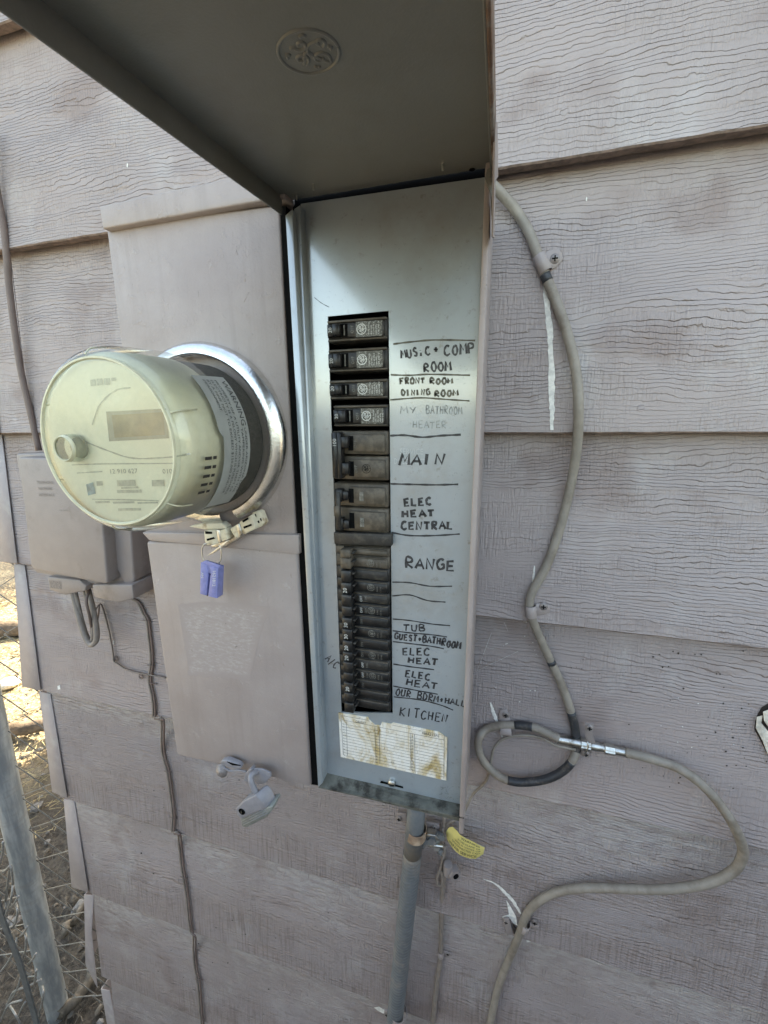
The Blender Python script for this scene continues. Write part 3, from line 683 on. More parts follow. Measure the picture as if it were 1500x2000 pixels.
# ---- breakers
def X_at(u, v): return P(u, v, .367).x
def rowz(u, v): return P(u, v, .3665).z
BX0, BX1 = -.1535, -.0962
def sticker():
    n = N('silver_printed_sticker'); a = n.noise(n.scale(n.obj, (900, 900, 900)), 1, 4, .75)
    c = n.mix(n.ramp(a, .48, .66), (.06, .057, .048), (.27, .26, .235)); n.set(Base_Color=c, Roughness=.4, Metallic=.3); return n.m
M['sticker'] = sticker()
def ebox(name, x0, x1, z0, z1, d0, d1, mat, parent, bev=.0005): return box(name, (x0, d0-.47, z0), (x1, d1-.47, z1), mat, parent, bev, 1)
UPW = dict(xd=(0, 0, 1), yd=(-1, 0, 0))
def amp_text(s, x, z, D, h, par, mat='white_print', wd=None, name='rating_print'):
    return text(name, [(s, (x, D-.47, z), (0, 0, 1), (-1, 0, 0), h, wd)], M[mat], par)
def single(z1, z0, xs, label):
    g = .0016
    b = ebox('breaker', BX0+xs+.001, BX1-.001, z0+g, z1-g, .3695, .42, M['dusty_black'], enc, .0008); b['label'] = label
    ebox('breaker_ridge', BX0+xs+.001, BX1-.001, z1-g-.0026, z1-g-.0006, .3675, .37, M['brown'], b, .0004)
    ebox('breaker_ridge', BX0+xs+.001, BX1-.001, z0+g+.0006, z0+g+.0022, .3675, .37, M['brown'], b, .0004)
    zl, zh = z0+.0055, z1-.006
    ebox('breaker_face', BX0+xs+.0015, BX1-.003, z0+.0048, z1-.0052, .3665, .37, M['dusty_black'], b, .0006)
    ebox('toggle_slot', BX0+xs+.0015, BX0+xs+.0205, zl-.0002, zh+.0002, .3661, .3666, M['dark'], b, 0)
    h = ebox('toggle', BX0+xs+.0080, BX0+xs+.0150, zl+.0004, zh-.0004, .3600, .367, M['black'], b, .0009)
    ebox('rating_tab', BX0+xs+.0018, BX0+xs+.0076, zl+.0003, zh-.0003, .3645, .3664, M['black'], b, .0005)
    ebox('toggle_window', BX0+xs+.0172, BX0+xs+.0182, zl+.001, zh-.001, .3655, .366, M['grey_print'], b, 0)
    amp_text('20', BX0+xs+.0064, zl+.0035, .36430, .0034, b)
    amp_text('OFF', BX0+xs+.0262, zl+.0025, .36635, .0028, b, 'grey_print')
    ebox('breaker_sticker', BX0+xs+.0285, BX1-.0045, zl-.0012, zh+.001, .3662, .3666, M['sticker'], b, 0)
    cx, cz = BX0+xs+.0338, (zl+zh)/2
    V, F = ribbons(emblem_lines(lambda x, y: Vector((cx-y*.0042, .3660-.47, cz+x*.0042))), .0007, nrm); mk('breaker_emblem', V, F, M['white_print'], b)
    items = [(t, (cx+.0075+i*.0022, .3660-.47, zl+.0005), (0, 0, 1), (-1, 0, 0), .0013, .0105-(i % 2)*.003) for i, t in enumerate(['TYPE THQL', 'LISTED 14 AWG', 'CU 60 75 C', '10000 AMPS', '120 240 V'])]
    text('breaker_print', items, M['white_print'], b)
rows = [((645, 622), (645, 671)), ((645, 679.5), (645, 730)), ((647, 740), (647, 783)), ((648, 789), (648, 836))]
for i, (a, b_) in enumerate(rows):
    single(rowz(*a)+.0005, rowz(*b_)-.0005, .003 if i == 3 else 0, ['topmost single breaker with a blue-tinted face', 'second single breaker, bright sticker', 'third single breaker, level with the front room note', 'fourth single breaker, set slightly to the right'][i])
ztop, zbot = P(640, 618, DF).z, P(667, 1391, DF).z
# double pole main
def pole(par, z1, z0, xs=0, col='brown', slot=True):
    ebox('breaker_pole', BX0+xs, BX1-.001, z0+.0010, z1-.0010, .3685, .42, M[col], par, .0008)
    ebox('breaker_pole_face', BX0+xs+.018, BX1-.003, z0+.0036, z1-.0038, .3655, .369, M[col], par, .0007)
    if slot: ebox('toggle_slot', BX0+xs+.0165, BX0+xs+.0215, z0+.0048, z1-.0055, .3652, .3656, M['dark'], par, 0)
z1, zm, z0 = rowz(650, 840), rowz(651, 889), rowz(653, 938)
mb = empty('main_breaker', (0, 0, 0)); mb.parent = enc; mb.location = Vector((BX0, .367-.47, z0))-EB
pole(mb, z1, zm, .002); pole(mb, zm, z0, .002)
ebox('toggle', BX0+.0035, BX0+.0098, z0+.003, z1-.002, .3600, .369, M['black'], mb, .0008)
ebox('toggle', BX0+.0100, BX0+.0140, z0+.003, z1-.002, .3570, .3675, M['black'], mb, .0008)
for zz in (zm+.0075, z0+.0075): ebox('toggle_arm', BX0+.0125, BX0+.0205, zz, zz+.0105, .358, .366, M['black'], mb, .0006)
amp_text('100', BX0+.0086, z1-.0145, .3598, .0038, mb)
amp_text('OFF', BX0+.027, zm+.007, .3652, .0032, mb, 'grey_print'); amp_text('OFF', BX0+.027, z0+.008, .3652, .0032, mb, 'grey_print')
V, F = ribbons(emblem_lines(lambda x, y: Vector((BX0+.036-y*.0042, .3652-.47, (zm+z0)/2+x*.0042))), .0004, nrm); mk('breaker_emblem', V, F, M['dark'], mb)
mb['label'] = 'double-pole main breaker with long black tie bar'
# double pole heat
z1, zm, z0 = rowz(653, 942), rowz(654, 989), rowz(655, 1038)
hb = empty('heat_breaker', (0, 0, 0)); hb.parent = enc; hb.location = Vector((BX0, .367-.47, z0))-EB
hb['label'] = 'double-pole brown breaker with riveted tie handle'
pole(hb, z1, zm, .001); pole(hb, zm, z0, .001)
for zz in (zm+.006, z0+.003):
    ebox('toggle', BX0+.0045, BX0+.0120, zz, zz+.0125, .3600, .369, M['black'], hb, .0008)
    ebox('toggle_arm', BX0+.0115, BX0+.018, zz+.002, zz+.0105, .361, .367, M['black'], hb, .0006)
ebox('tie_handle', BX0+.0065, BX0+.0110, z0+.008, zm+.016, .3575, .3600, M['dusty_black'], hb, .0006)
ebox('tie_handle', BX0+.0048, BX0+.0105, zm-.008, zm+.003, .3560, .3576, M['brown'], hb, .0008)
for zz in (zm+.0115, z0+.0115): 
    ebox('rating_plate', BX0+.0285, BX0+.0325, zz-.0045, zz+.0045, .3651, .3656, M['grey_print'], hb, 0)
    amp_text('60', BX0+.0318, zz-.003, .36495, .0026, hb, 'brown')
# spacer bar across the opening
slab('spacer_bar', [(651, 1040), (764, 1044), (765, 1067), (653, 1063)], .364, .372, M['dusty_black'], enc, .0008)
# half-width breakers
ys = [160, 235, 315, 395, 475, 550, 625, 700, 775, 850, 915, 985, 1050, 1117, 1183, 1247]
labs = {4: '20', 7: '30', 8: '30', 9: '20', 10: '20', 13: '20'}
sym = {1: 2, 2: 1, 4: 1, 6: 1, 8: 1, 10: 1, 12: 1, 13: 1}
for i in range(15):
    u_, v0 = z5(545, ys[i]); _, v1 = z5(545, ys[i+1])
    z1, z0 = P(u_, v0, .3665).z, P(u_, v1, .3665).z
    if i == 0: z1 = P(660, 1066, .3665).z
    mt = 'brown' if i < 2 else ('dusty_black' if i in (2, 4, 10) else 'black')
    xl = BX0+.008
    b = ebox('slim_breaker', BX0+.0005, BX1-.0005, z0+.0003, z1-.0003, .3685, .42, M[mt], enc, .0006)
    ebox('breaker_face', xl+.0045, BX1-.0018, z0+.0016, z1-.0022, .3662, .369, M[mt], b, .0005)
    ebox('toggle_window', xl+.0085, xl+.0125, z0+.0030, z1-.0040, .3659, .3663, M['dark'], b, 0)
    ebox('breaker_ridge', xl+.0045, BX1-.0018, z1-.0018, z1-.0009, .3655, .369, M['brown'], b, .0003)
    h = (z1-z0)
    tx0 = P(664+i*.62, (v0+v1)/2, .3560).x; tx1 = P(684+i*.45, (v0+v1)/2, .3560).x
    ebox('toggle', tx0, tx1, z0+.0003+(.0014 if i % 2 else 0), z1-.0002, .3560, .3685, M['black' if i > 1 else 'brown'], b, .0007)
    ebox('toggle_hook', tx1, tx1+.0030, z1-.0048, z1-.0030, .3585, .3685, M['dusty_black'], b, .0004)
    if i+1 in labs: amp_text(labs[i+1], tx0+.0062, z0+.0022, .3558, .0042, b)
    if i in (4, 5, 6, 8, 9, 10, 11, 12): amp_text('OFF', xl+.0205, z0+.0022, .36605, .0027, b, 'white_print' if i in (4, 5, 10, 11) else 'grey_print')
    if i in (4, 5, 10, 11): text('breaker_print', [('10K', (xl+.0252, .36605-.47, z0+.0028), (0, 0, 1), (-1, 0, 0), .0022, .0065)], M['grey_print'], b)
    if i % 2 and i < 13:
        V, F = ribbons(emblem_lines(lambda x, y: Vector((xl+.030-y*.0036, .36605-.47, (z0+z1)/2-.0004+x*.0036))), .0005, nrm); mk('breaker_emblem', V, F, M['grey_print'], b)
        text('breaker_print', [('AWG', (xl+.0375, .36605-.47, z0+.002), (0, 0, 1), (-1, 0, 0), .0016, .006), ('CU AL', (xl+.041, .36605-.47, z0+.002), (0, 0, 1), (-1, 0, 0), .0016, .0065)], M['grey_print'], b)
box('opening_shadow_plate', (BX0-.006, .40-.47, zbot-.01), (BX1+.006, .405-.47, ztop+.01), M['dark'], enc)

# ---- raised door
SL = .0212/.217
def doorZ(D, h=0): return 1.45+.1852-(.355-D)*SL+h
dx0, dx1 = -.1868, -.0135
Dn, Df = .3712, -.285
door = prism('raised_door', [Vector((dx0, Dn-.47, doorZ(Dn))), Vector((dx1, Dn-.47, doorZ(Dn))), Vector((dx1, Df-.47, doorZ(Df))), Vector((dx0, Df-.47, doorZ(Df)))],
             [Vector((dx0, Dn-.47, doorZ(Dn)+.0015)), Vector((dx1, Dn-.47, doorZ(Dn)+.0015)), Vector((dx1, Df-.47, doorZ(Df)+.0015)), Vector((dx0, Df-.47, doorZ(Df)+.0015))], M['enamel_shaded'], enc)
def lip(x0, x1, drop, D0=.3605, D1=Df, mat='enamel_shaded', nm='door_lip'):
    a = [Vector((x0, D0-.47, doorZ(D0)+.0014)), Vector((x0, D1-.47, doorZ(D1)+.0014)), Vector((x0, D1-.47, doorZ(D1)-drop)), Vector((x0, D0-.47, doorZ(D0)-drop))]
    return prism(nm, a, [q+Vector((x1-x0, 0, 0)) for q in a], M[mat], door, .0003, 1)
lip(dx0-.0014, dx0-.00001, .0145); lip(dx1+.00001, dx1+.0014, .0145)
lip(dx1+.0015, dx1+.0035, .018, .352, -.285, 'rust', 'rusty_hem')
prism('door_lip', [Vector((dx0, Df-.47, doorZ(Df)-.0002)), Vector((dx1, Df-.47, doorZ(Df)-.0002)), Vector((dx1, Df-.47, doorZ(Df)-.0145)), Vector((dx0, Df-.47, doorZ(Df)-.0145))],
      [Vector((dx0, Df-.4714, doorZ(Df)-.0002)), Vector((dx1, Df-.4714, doorZ(Df)-.0002)), Vector((dx1, Df-.4714, doorZ(Df)-.0145)), Vector((dx0, Df-.4714, doorZ(Df)-.0145))], M['enamel_shaded'], door)
def PD(u, v, h=0):                                   # pixel onto the underside of the door
    d = ray(u, v); # z = 1.45+.1852-(.355-D)*SL + h , D = t*d.y
    t = (.1852-.355*SL+h)/(d.z-d.y*SL); return CAM+d*t
ce = PD(603, 103); ex = (PD(666, 103)-ce).x; dn = Vector((0, SL, -1)).normalized()
ay = Vector((0, 1, SL)).normalized()
ry = abs((PD(603, 57)-PD(603, 150)).y)/2
L = emblem_lines(lambda x, y: ce+Vector((1, 0, 0))*(x*ex)+ay*(y*ry)-Vector((0, 0, .0002)))
tubes('door_emblem', [[q+Vector((0, 0, .0004)) for q in l] for l in L], .00095, M['enamel_shaded'], door, 8, 2)
for (u, v) in [(612, 360), (579, 381), (865, 321)]:
    q = PD(u, v); lathe('door_rivet', q, (0, 0, -1), [(.0001, .004), (.0008, .004), (.0012, 0)], M['steel'], door, 8)
q = PD(922, 331, -.0004); lathe('door_hole', q, (0, 0, -1), [(.0001, .0003), (.0022, .0003), (.0022, 0)], M['dark'], door, 12)

# ------------------------------------------------------------------ electricity meter
MC = Vector((-.2895, -.47, 1.45-.0172))
meter = empty('electricity_meter', MC+Vector((0, .36, -.075)), 'round electricity meter under a cloudy yellowed plastic cover beside the breaker panel', 'meter')
def shell():
    n = N('cloudy_polycarbonate')
    d = n.noise(n.obj, 40, 6, .7)
    n.set(Base_Color=n.mix(n.ramp(d, .35, .7), (.82, .81, .72), (.83, .80, .62)), Roughness=.16)
    gl = n.nd('ShaderNodeBsdfGlossy', {'Roughness': .12})
    tr = n.nd('ShaderNodeBsdfTransparent'); tr.inputs[0].default_value = (.97, .97, .90, 1)
    mx = n.nd('ShaderNodeMixShader'); n.t.links.new(n.math('ADD', .08, n.math('MULTIPLY', n.ramp(d, .3, .75), .13)), mx.inputs[0])
    n.t.links.new(tr.outputs[0], mx.inputs[1]); n.t.links.new(n.b.outputs[0], mx.inputs[2])
    fr = n.nd('ShaderNodeFresnel', {'IOR': 1.6}); m2 = n.nd('ShaderNodeMixShader', {0: fr.outputs[0], 1: mx.outputs[0], 2: gl.outputs[0]}); n.t.links.new(m2.outputs[0], n.out.inputs[0]); return n.m
M['shell'] = shell()
def shell_rear():
    n = N('dusty_clear_polycarbonate'); n.set(Base_Color=(.55, .52, .42), Roughness=.22)
    d = n.noise(n.obj, 420, 4, .7); e = n.noise(n.obj, 30, 4, .6)
    tr = n.nd('ShaderNodeBsdfTransparent'); mx = n.nd('ShaderNodeMixShader')
    n.t.links.new(n.math('ADD', .04, n.math('MULTIPLY', n.math('MULTIPLY', n.ramp(d, .45, .75), n.ramp(e, .2, .7)), .25)), mx.inputs[0])
    n.t.links.new(tr.outputs[0], mx.inputs[1]); n.t.links.new(n.b.outputs[0], mx.inputs[2]); n.t.links.new(mx.outputs[0], n.out.inputs[0]); return n.m
M['shell_rear'] = shell_rear()
M['meter_white'] = simple('meter_white_plastic', (.88, .87, .74), .6, 0, .06, 20)
M['meter_dark'] = simple('meter_dark_inner', (.035, .032, .028), .7, 0, .3, 300)
M['lcd'] = simple('display_amber_grey', (.30, .24, .12), .5, 0, .22, 90)
M['lcd_frame'] = simple('display_frame', (.33, .32, .25), .6, 0, .15, 90)
M['face_print'] = simple('blurred_face_print', (.26, .26, .22), .7, 0, .3, 300)
M['face_print_pale'] = simple('pale_face_print', (.46, .46, .39), .7, 0, .2, 300)
M['face_blue'] = simple('blue_face_print', (.16, .30, .38), .7, 0, .4, 200)
M['seam'] = simple('yellow_seam', (.60, .58, .42), .35, 0, .1, 90)
AX = (0, 1, 0)
lathe('cover', MC, AX, [(.0001, .2470), (.035, .2472), (.0605, .2480), (.0640, .2478), (.0672, .2492), (.0705, .2530), (.0728, .2590), (.0742, .275), (.0756, .303)], M['shell'], meter, 72)
lathe('cover_rear', MC, AX, [(.0756, .3032), (.0775, .335), (.0783, .352)], M['shell_rear'], meter, 72)
lathe('cover_seam', MC, AX, [(.0618, .2476), (.0625, .2462), (.0638, .2462), (.0645, .2478)], M['seam'], meter, 72)
lathe('dial_plate', MC, AX, [(.0001, .2525), (.0640, .2525), (.0682, .2575), (.0700, .275), (.0708, .305), (.055, .306)], M['meter_white'], meter, 64)
lathe('inner_base', MC, AX, [(.0660, .3065), (.070, .3066), (.071, .354), (.05, .356)], M['meter_dark'], meter, 48)
# spline notches of the cover
for a in (20, 96, 155, 205, 262, 318):
    q = MC+Vector((math.cos(R_(a))*.0660, .2487, math.sin(R_(a))*.0660)); e = MC+Vector((math.cos(R_(a))*.0712, .2545, math.sin(R_(a))*.0712)); e2 = MC+Vector((math.cos(R_(a))*.0738, .268, math.sin(R_(a))*.0738))
    tube('cover_notch', [q, e, e2], .0007, M['seam'], meter, 6, 3)
def FP(u, v, D=.2520): return P(u, v, D)
def fpoly(nm, poly, mat, D=.2518): V = [FP(u, v, D) for u, v in poly]; return mk(nm, V, [tuple(range(len(V)))], mat, meter)
fpoly('display_frame', [(207, 804), (324, 798), (330, 856), (213, 862)], M['lcd_frame'], .2521)
fpoly('display', [(218, 811), (318, 805), (322, 849), (224, 855)], M['lcd'], .2517)
fpoly('face_mark', [(168, 946), (182, 942), (187, 964), (172, 968)], M['face_blue'])
L = [[FP(140, 908), FP(200, 906), FP(345, 905)], [FP(180, 975), FP(240, 976), FP(310, 978)], [FP(150, 924), FP(200, 921)]]
V, F = ribbons(L, .0009, nrm); mk('face_rule', V, F, M['face_print_pale'], meter)
fx = (FP(340, 900)-FP(140, 905)).normalized(); fz = Vector((0, 0, 1))
text('face_print', [('12 910 627', FP(216, 925), fx, fz, .0038, .027), ('0109', FP(318, 925), fx, fz, .0038, .012)], M['face_print'], meter)
for (u0, v0, u1, v1) in [(228, 938, 264, 950), (188, 940, 200, 949), (296, 938, 320, 950), (228, 957, 276, 963), (230, 993, 275, 998)]:
    fpoly('face_text_block', [(u0, v0), (u1, v0-1), (u1+1, v1-1), (u0+1, v1)], M['face_print_pale'])
for (u0, v0, u1, v1) in [(176, 742, 186, 754), (189, 740, 200, 753), (203, 739, 214, 752), (217, 738, 226, 744), (186, 979, 214, 983), (220, 980, 262, 984), (268, 981, 308, 984), (236, 951, 270, 955)]:
    fpoly('face_text_block', [(u0, v0), (u1, v0-1), (u1+1, v1-1), (u0+1, v1)], M['face_print_pale'])
# raised oval on the dial from the wire channel
V, F = ribbons([smoothline([FP(180, 830), FP(195, 790), FP(225, 763), FP(255, 757)], 6), smoothline([FP(165, 862), FP(210, 880), FP(260, 895), FP(330, 893), FP(372, 886)], 6)], .0012, nrm); mk('face_groove', V, F, M['face_print_pale'], meter)
# optical port and its ring
q = P(130, 876, .2415)
port = lathe('optical_port', q, AX, [(.0001, -.002), (.0085, -.0018), (.0105, .0), (.0112, .007)], M['shell'], meter, 32)
lathe('port_ring', q, AX, [(.0086, -.0024), (.0092, -.0030), (.0104, -.0012), (.0100, -.0002)], M['seam'], port, 32)
lathe('port_core', q, AX, [(.0001, .0095), (.0082, .0094), (.0086, .0108)], M['lcd_frame'], port, 24)
# side vents and the warning sticker on the barrel
def cyl(a, D, r): return MC+Vector((math.cos(a)*r, D, math.sin(a)*r))
for i in range(5):
    a = R_(-9-i*5.6)
    for D0, D1 in ((.2655, .2730), (.2745, .2785)):
        V = []
        for da in (-.017, .017):
            for D in (D0, D1): V.append(cyl(a+da, D, .0753+(D-.275)*.05))
        mk('side_vent', V, [(0, 1, 3, 2)], M['meter_dark'], meter)
M['label_grey'] = simple('grey_sticker', (.36, .37, .35), .6, 0, .08, 60)
V, F = [], []
NA = 20
lr = lambda D: .0749+(D-.285)*.057
DL0, DL1 = .284, .322
for i in range(NA+1):
    a = R_(44-92*i/NA)
    for D in (DL0+(.004 if i > 8 else 0), .3035, DL1-(.004 if i > 15 else 0)): V.append(cyl(a, D, lr(D)+.0004))
for i in range(NA):
    for j in (0, 1): F.append((i*3+j, i*3+j+1, i*3+j+4, i*3+j+3))
wl = mk('warning_sticker', V, F, M['label_grey'], meter, True)
def wrap(p): return cyl(R_(42)-p.x/.077, p.y, lr(p.y)+.0008)
text('sticker_print', [(s, (x0, D, 0), (1, 0, 0), (0, 1, 0), h, wd) for s, x0, D, h, wd in [('WARNING', .002, .3135, .0062, .042), ('UNDER ARIZONA LAW', .046, .3155, .0026, .060), ('TAMPERING WITH THE', .046, .3110, .0026, .060),
     ('PROPERTY OF A UTILITY AND/OR THEFT OF', .002, .3058, .0027, .103), ('ELECTRICITY IS A FELONY WHICH IS PUNISHABLE', .002, .3012, .0027, .105), ('BY A FINE NOT TO EXCEED $150,000 AND/OR', .002, .2966, .0027, .103), ('IMPRISONMENT.', .002, .2920, .0027, .030)]], M['ink'], wl, wrap)
# locking ring
lathe('locking_ring', MC, AX, [(.0785, .366), (.0788, .352), (.0805, .3500), (.0860, .3505), (.0905, .3540), (.0922, .3585), (.0922, .3640)], M['alu'], meter, 96, -67, 281)
lathe('socket_collar', MC, AX, [(.0785, .3515), (.0790, .358), (.0900, .3600), (.0905, .3650)], M['taupe'], meter, 72)
# ring clamp lugs below
def z4(x, y): return (340+x/6.818, 940+y/6.818)
lug = empty('ring_clamp', (0, 0, 0)); lug.parent = meter; lug.location = P(450, 1040, .345)-wloc(meter)
slab('clamp_lug', [z4(*q) for q in [(190, 605), (360, 565), (625, 553), (690, 610), (690, 635), (400, 645)]], .344, .354, M['clamp'], lug, .001)
slab('clamp_lug', [z4(*q) for q in [(395, 655), (555, 650), (600, 830), (440, 860), (405, 800)]], .341, .352, M['clamp'], lug, .001)
slab('clamp_lug', [z4(*q) for q in [(600, 655), (690, 630), (720, 765), (705, 785), (628, 805)]], .341, .352, M['clamp'], lug, .001)
slab('clamp_lug', [z4(*q) for q in [(742, 635), (825, 580), (890, 730), (812, 760)]], .342, .353, M['clamp'], lug, .001)
slab('clamp_lug', [z4(*q) for q in [(865, 545), (1030, 445), (1085, 590), (1075, 640), (930, 710), (905, 690)]], .342, .353, M['clamp'], lug, .001)
slab('clamp_lug', [z4(*q) for q in [(1032, 420), (1110, 395), (1140, 415), (1195, 560), (1170, 600), (1090, 635), (1080, 590)]], .348, .358, M['clamp'], lug, .001)
slab('clamp_bar', [z4(*q) for q in [(560, 650), (600, 645), (630, 800), (600, 830), (575, 750)]], .3405, .352, M['steel'], lug, .0006)
slab('clamp_bar', [z4(*q) for q in [(820, 585), (862, 560), (905, 700), (870, 745), (850, 680)]], .341, .352, M['steel'], lug, .0006)
slab('clamp_bar', [z4(*q) for q in [(480, 860), (560, 830), (700, 780), (900, 690), (960, 700), (690, 870), (650, 890), (520, 880)]], .349, .354, M['steel'], lug, .0006)
slab('clamp_bar', [z4(*q) for q in [(425, 1000), (600, 870), (690, 800), (740, 780), (640, 880), (540, 950)]], .338, .3395, M['steel'], lug, .0002)
for q in [[(410, 665), (505, 672), (508, 700), (418, 702)], [(430, 768), (530, 742), (545, 765), (440, 795)], [(905, 525), (985, 478), (992, 505), (920, 550)], [(920, 605), (1030, 565), (1035, 590), (930, 632)]]:
    V = [P(*z4(*k), .3402) for k in q]; mk('clamp_slot', V, [(0, 1, 2, 3)], M['dark'], lug)
for q in [[(1048, 450), (1085, 432), (1098, 468), (1058, 488)], [(1075, 545), (1130, 520), (1140, 550), (1088, 575)], [(1140, 495), (1160, 490), (1168, 530), (1158, 530)]]:
    V = [P(*z4(*k), .3474) for k in q]; mk('clamp_slot', V, [(0, 1, 2, 3)], M['dark'], lug)

# blue seal on its wire
sl = empty('meter_seal', P(409, 1165, .335), 'small blue numbered plastic seal hanging on wire below the meter ring', 'seal')
def seal_half(q, mat='blue_seal', nm='seal_body', d0=.334, d1=.344): return slab(nm, [z4(*k) for k in q], d0, d1, M[mat], sl, .0006)
seal_half([(352, 1085), (445, 1120), (455, 1215), (432, 1525), (343, 1500)]); seal_half([(478, 1128), (587, 1160), (572, 1562), (450, 1532), (486, 1215)])
seal_half([(400, 1098), (540, 1140), (500, 1240), (442, 1215)], d0=.3345)
slab('seal_slot', [z4(*k) for k in [(445, 1200), (482, 1200), (448, 1528), (432, 1524)]], .337, .343, M['dark'], sl)
prism('seal_body', [P(*z4(*k), .3345) for k in [(352, 1083), (420, 1052), (622, 1118), (587, 1158)]], [P(*z4(*k), .3345)+Vector((0, 0.003, -.004)) for k in [(352, 1083), (420, 1052), (622, 1118), (587, 1158)]], M['blue_seal'], sl, .0003)
tubes('seal_wire', [[P(*z4(*k), .338) for k in l] for l in [[(400, 1062), (378, 1000), (372, 900), (400, 840), (440, 830)], [(585, 1105), (620, 1050), (630, 950), (618, 890), (600, 850)]]], .0006, M['steel'], sl, 6, 5)
xd = (P(*z4(565, 1500), .334)-P(*z4(575, 1180), .334)).normalized(); yd = Vector((1, 0, .1)).normalized()
text('seal_number', [('1621812', P(*z4(515, 1195), .3337), xd, yd, .0040, .0175), ('APS', P(*z4(362, 1215), .3337), xd, yd, .0030, .0065)], M['white_print'], sl)

# ------------------------------------------------------------------ padlock and hasp at the foot of the meter cover
def z8(x, y): return (300+x/3.6375, 1100+y/3.6375)
hasp = empty('cover_hasp', (0, 0, 0)); hasp.parent = enc; hasp.location = P(500, 1515, .35)-EB
slab('hasp_plate', [z8(*q) for q in [(700, 1462), (770, 1465), (830, 1492), (835, 1515), (790, 1565), (740, 1572), (690, 1530)]], .347, .3495, M['padlock'], hasp, .0006)
slab('hasp_plate', [z8(*q) for q in [(655, 1490), (690, 1462), (705, 1475), (670, 1560), (640, 1545)]], .345, .352, M['padlock'], hasp, .0006)
slab('hasp_tongue', [z8(*q) for q in [(480, 1405), (520, 1398), (600, 1430), (625, 1455), (610, 1470), (500, 1440), (470, 1420)]], .350, .357, M['padlock'], hasp, .0012)
slab('hasp_tongue', [z8(*q) for q in [(520, 1412), (575, 1428), (618, 1440), (560, 1436)]], .3493, .3502, M['dark'], hasp)
q = P(*z8(485, 1475), .356); lathe('hasp_screw', q, (0, -1, .3), [(.0001, .005), (.005, .004), (.0075, .001), (.0085, 0)], M['screw'], hasp, 12)
tube('hasp_tie', [P(*z8(*k), .352) for k in [(500, 1450), (545, 1475), (600, 1470), (660, 1480)]], .0013, M['padlock'], hasp, 6)
lock = empty('padlock', P(492, 1610, .33), 'lilac grey padlock hanging open below the meter cover', 'padlock')
tube('shackle', [P(*z8(*k), d) for k, d in [((760, 1478), .352), ((715, 1490), .344), ((690, 1520), .339), ((705, 1580), .3365), ((740, 1650), .335), ((765, 1695), .334)]], .0033, M['padlock'], lock, 12, 6)
fr = [P(*z8(*k), .330) for k in [(582, 1745), (640, 1690), (725, 1648), (772, 1702), (792, 1730), (790, 1745), (620, 1818), (590, 1790)]]
bk = [P(*z8(*k), .333)+Vector((0, .010, 0)) for k in [(600, 1738), (655, 1680), (775, 1622), (800, 1640), (845, 1725), (848, 1750), (690, 1850), (610, 1810)]]
prism('lock_body', fr, bk, M['padlock'], lock, .0016, 3)
fr = [P(*z8(*k), .3315) for k in [(618, 1815), (792, 1738), (845, 1728), (850, 1748), (800, 1808), (660, 1880), (625, 1872)]]
prism('lock_plates', fr, [q+Vector((.002, .015, .004)) for q in fr], M['padlock_side'], lock, .001, 2)
for t in (.3, .55, .8):
    a = P(*z8(620+20*t, 1815+60*t), .3312); b = P(*z8(800+25*t-10, 1738+60*t-12), .3312)
    tube('plate_seam', [a, b], .0004, M['padlock'], lock, 5, 0)
q = P(*z8(625, 1766), .3296); lathe('keyway', q, (-.1, -1, -.05), [(.0001, .0003), (.0042, .0003), (.0044, -.001)], M['dark'], lock, 16)
boxes('keyway_pin', [((q.x-.0005, q.y-.0008, q.z-.0015), (q.x+.0005, q.y-.0002, q.z+.002))], M['steel'], lock)

# ------------------------------------------------------------------ telephone interface box
def z7(x, y): return (x/3.3333, 1100+y/3.3333)
tel = empty('telephone_box', P(150, 1150, .43), 'taupe plastic telephone network interface box half hidden behind the round meter', 'utility box')
slab('box_lid', [(36, 893), (190, 897), (210, 1138), (206, 1141), (66, 1114), (60, 1105)], .405, .432, M['taupe_plastic'], tel, .004, 3)
slab('box_body', [(30, 886), (215, 880), (244, 1142), (205, 1146), (68, 1118)], .425, .463, M['taupe_plastic'], tel, .003, 3)
slab('box_rib', [(196, 900), (246, 898), (262, 1135), (255, 1143), (243, 1141), (216, 1090)], .422, .46, M['taupe_plastic'], tel, .003, 3)
slab('cable_hood', [z7(*q) for q in [(308, 88), (515, 110), (560, 150), (553, 182), (425, 207), (322, 176)]], .418, .455, M['taupe_plastic'], tel, .0016, 2)
slab('cable_hood', [z7(*q) for q in [(598, 140), (860, 140), (872, 232), (765, 258), (612, 222)]], .413, .455, M['taupe_plastic'], tel, .0016, 2)
tx = (P(140, 930, .4045)-P(75, 930, .4045)).normalized()
text('embossed_lettering', [('TELEPHONE', P(72, 945, .4046), tx, fz, .0042, .030), ('NETWORK', P(76, 957, .4046), tx, fz, .0042, .025), ('INTERFACE', P(77, 969, .4046), tx, fz, .0042, .028), ('TII 1000', P(116, 998, .4046), tx, fz, .0022, .016)], simple('embossed_paint', (.19, .16, .15), .5), tel)
V = [P(*z7(*k), .4177) for k in [(320, 110), (395, 120), (400, 170), (328, 160)]]
mk('molded_grille', V, [(0, 1, 2, 3)], simple('molded_grille', (.22, .185, .17), .6, 0, .3, 600), tel)
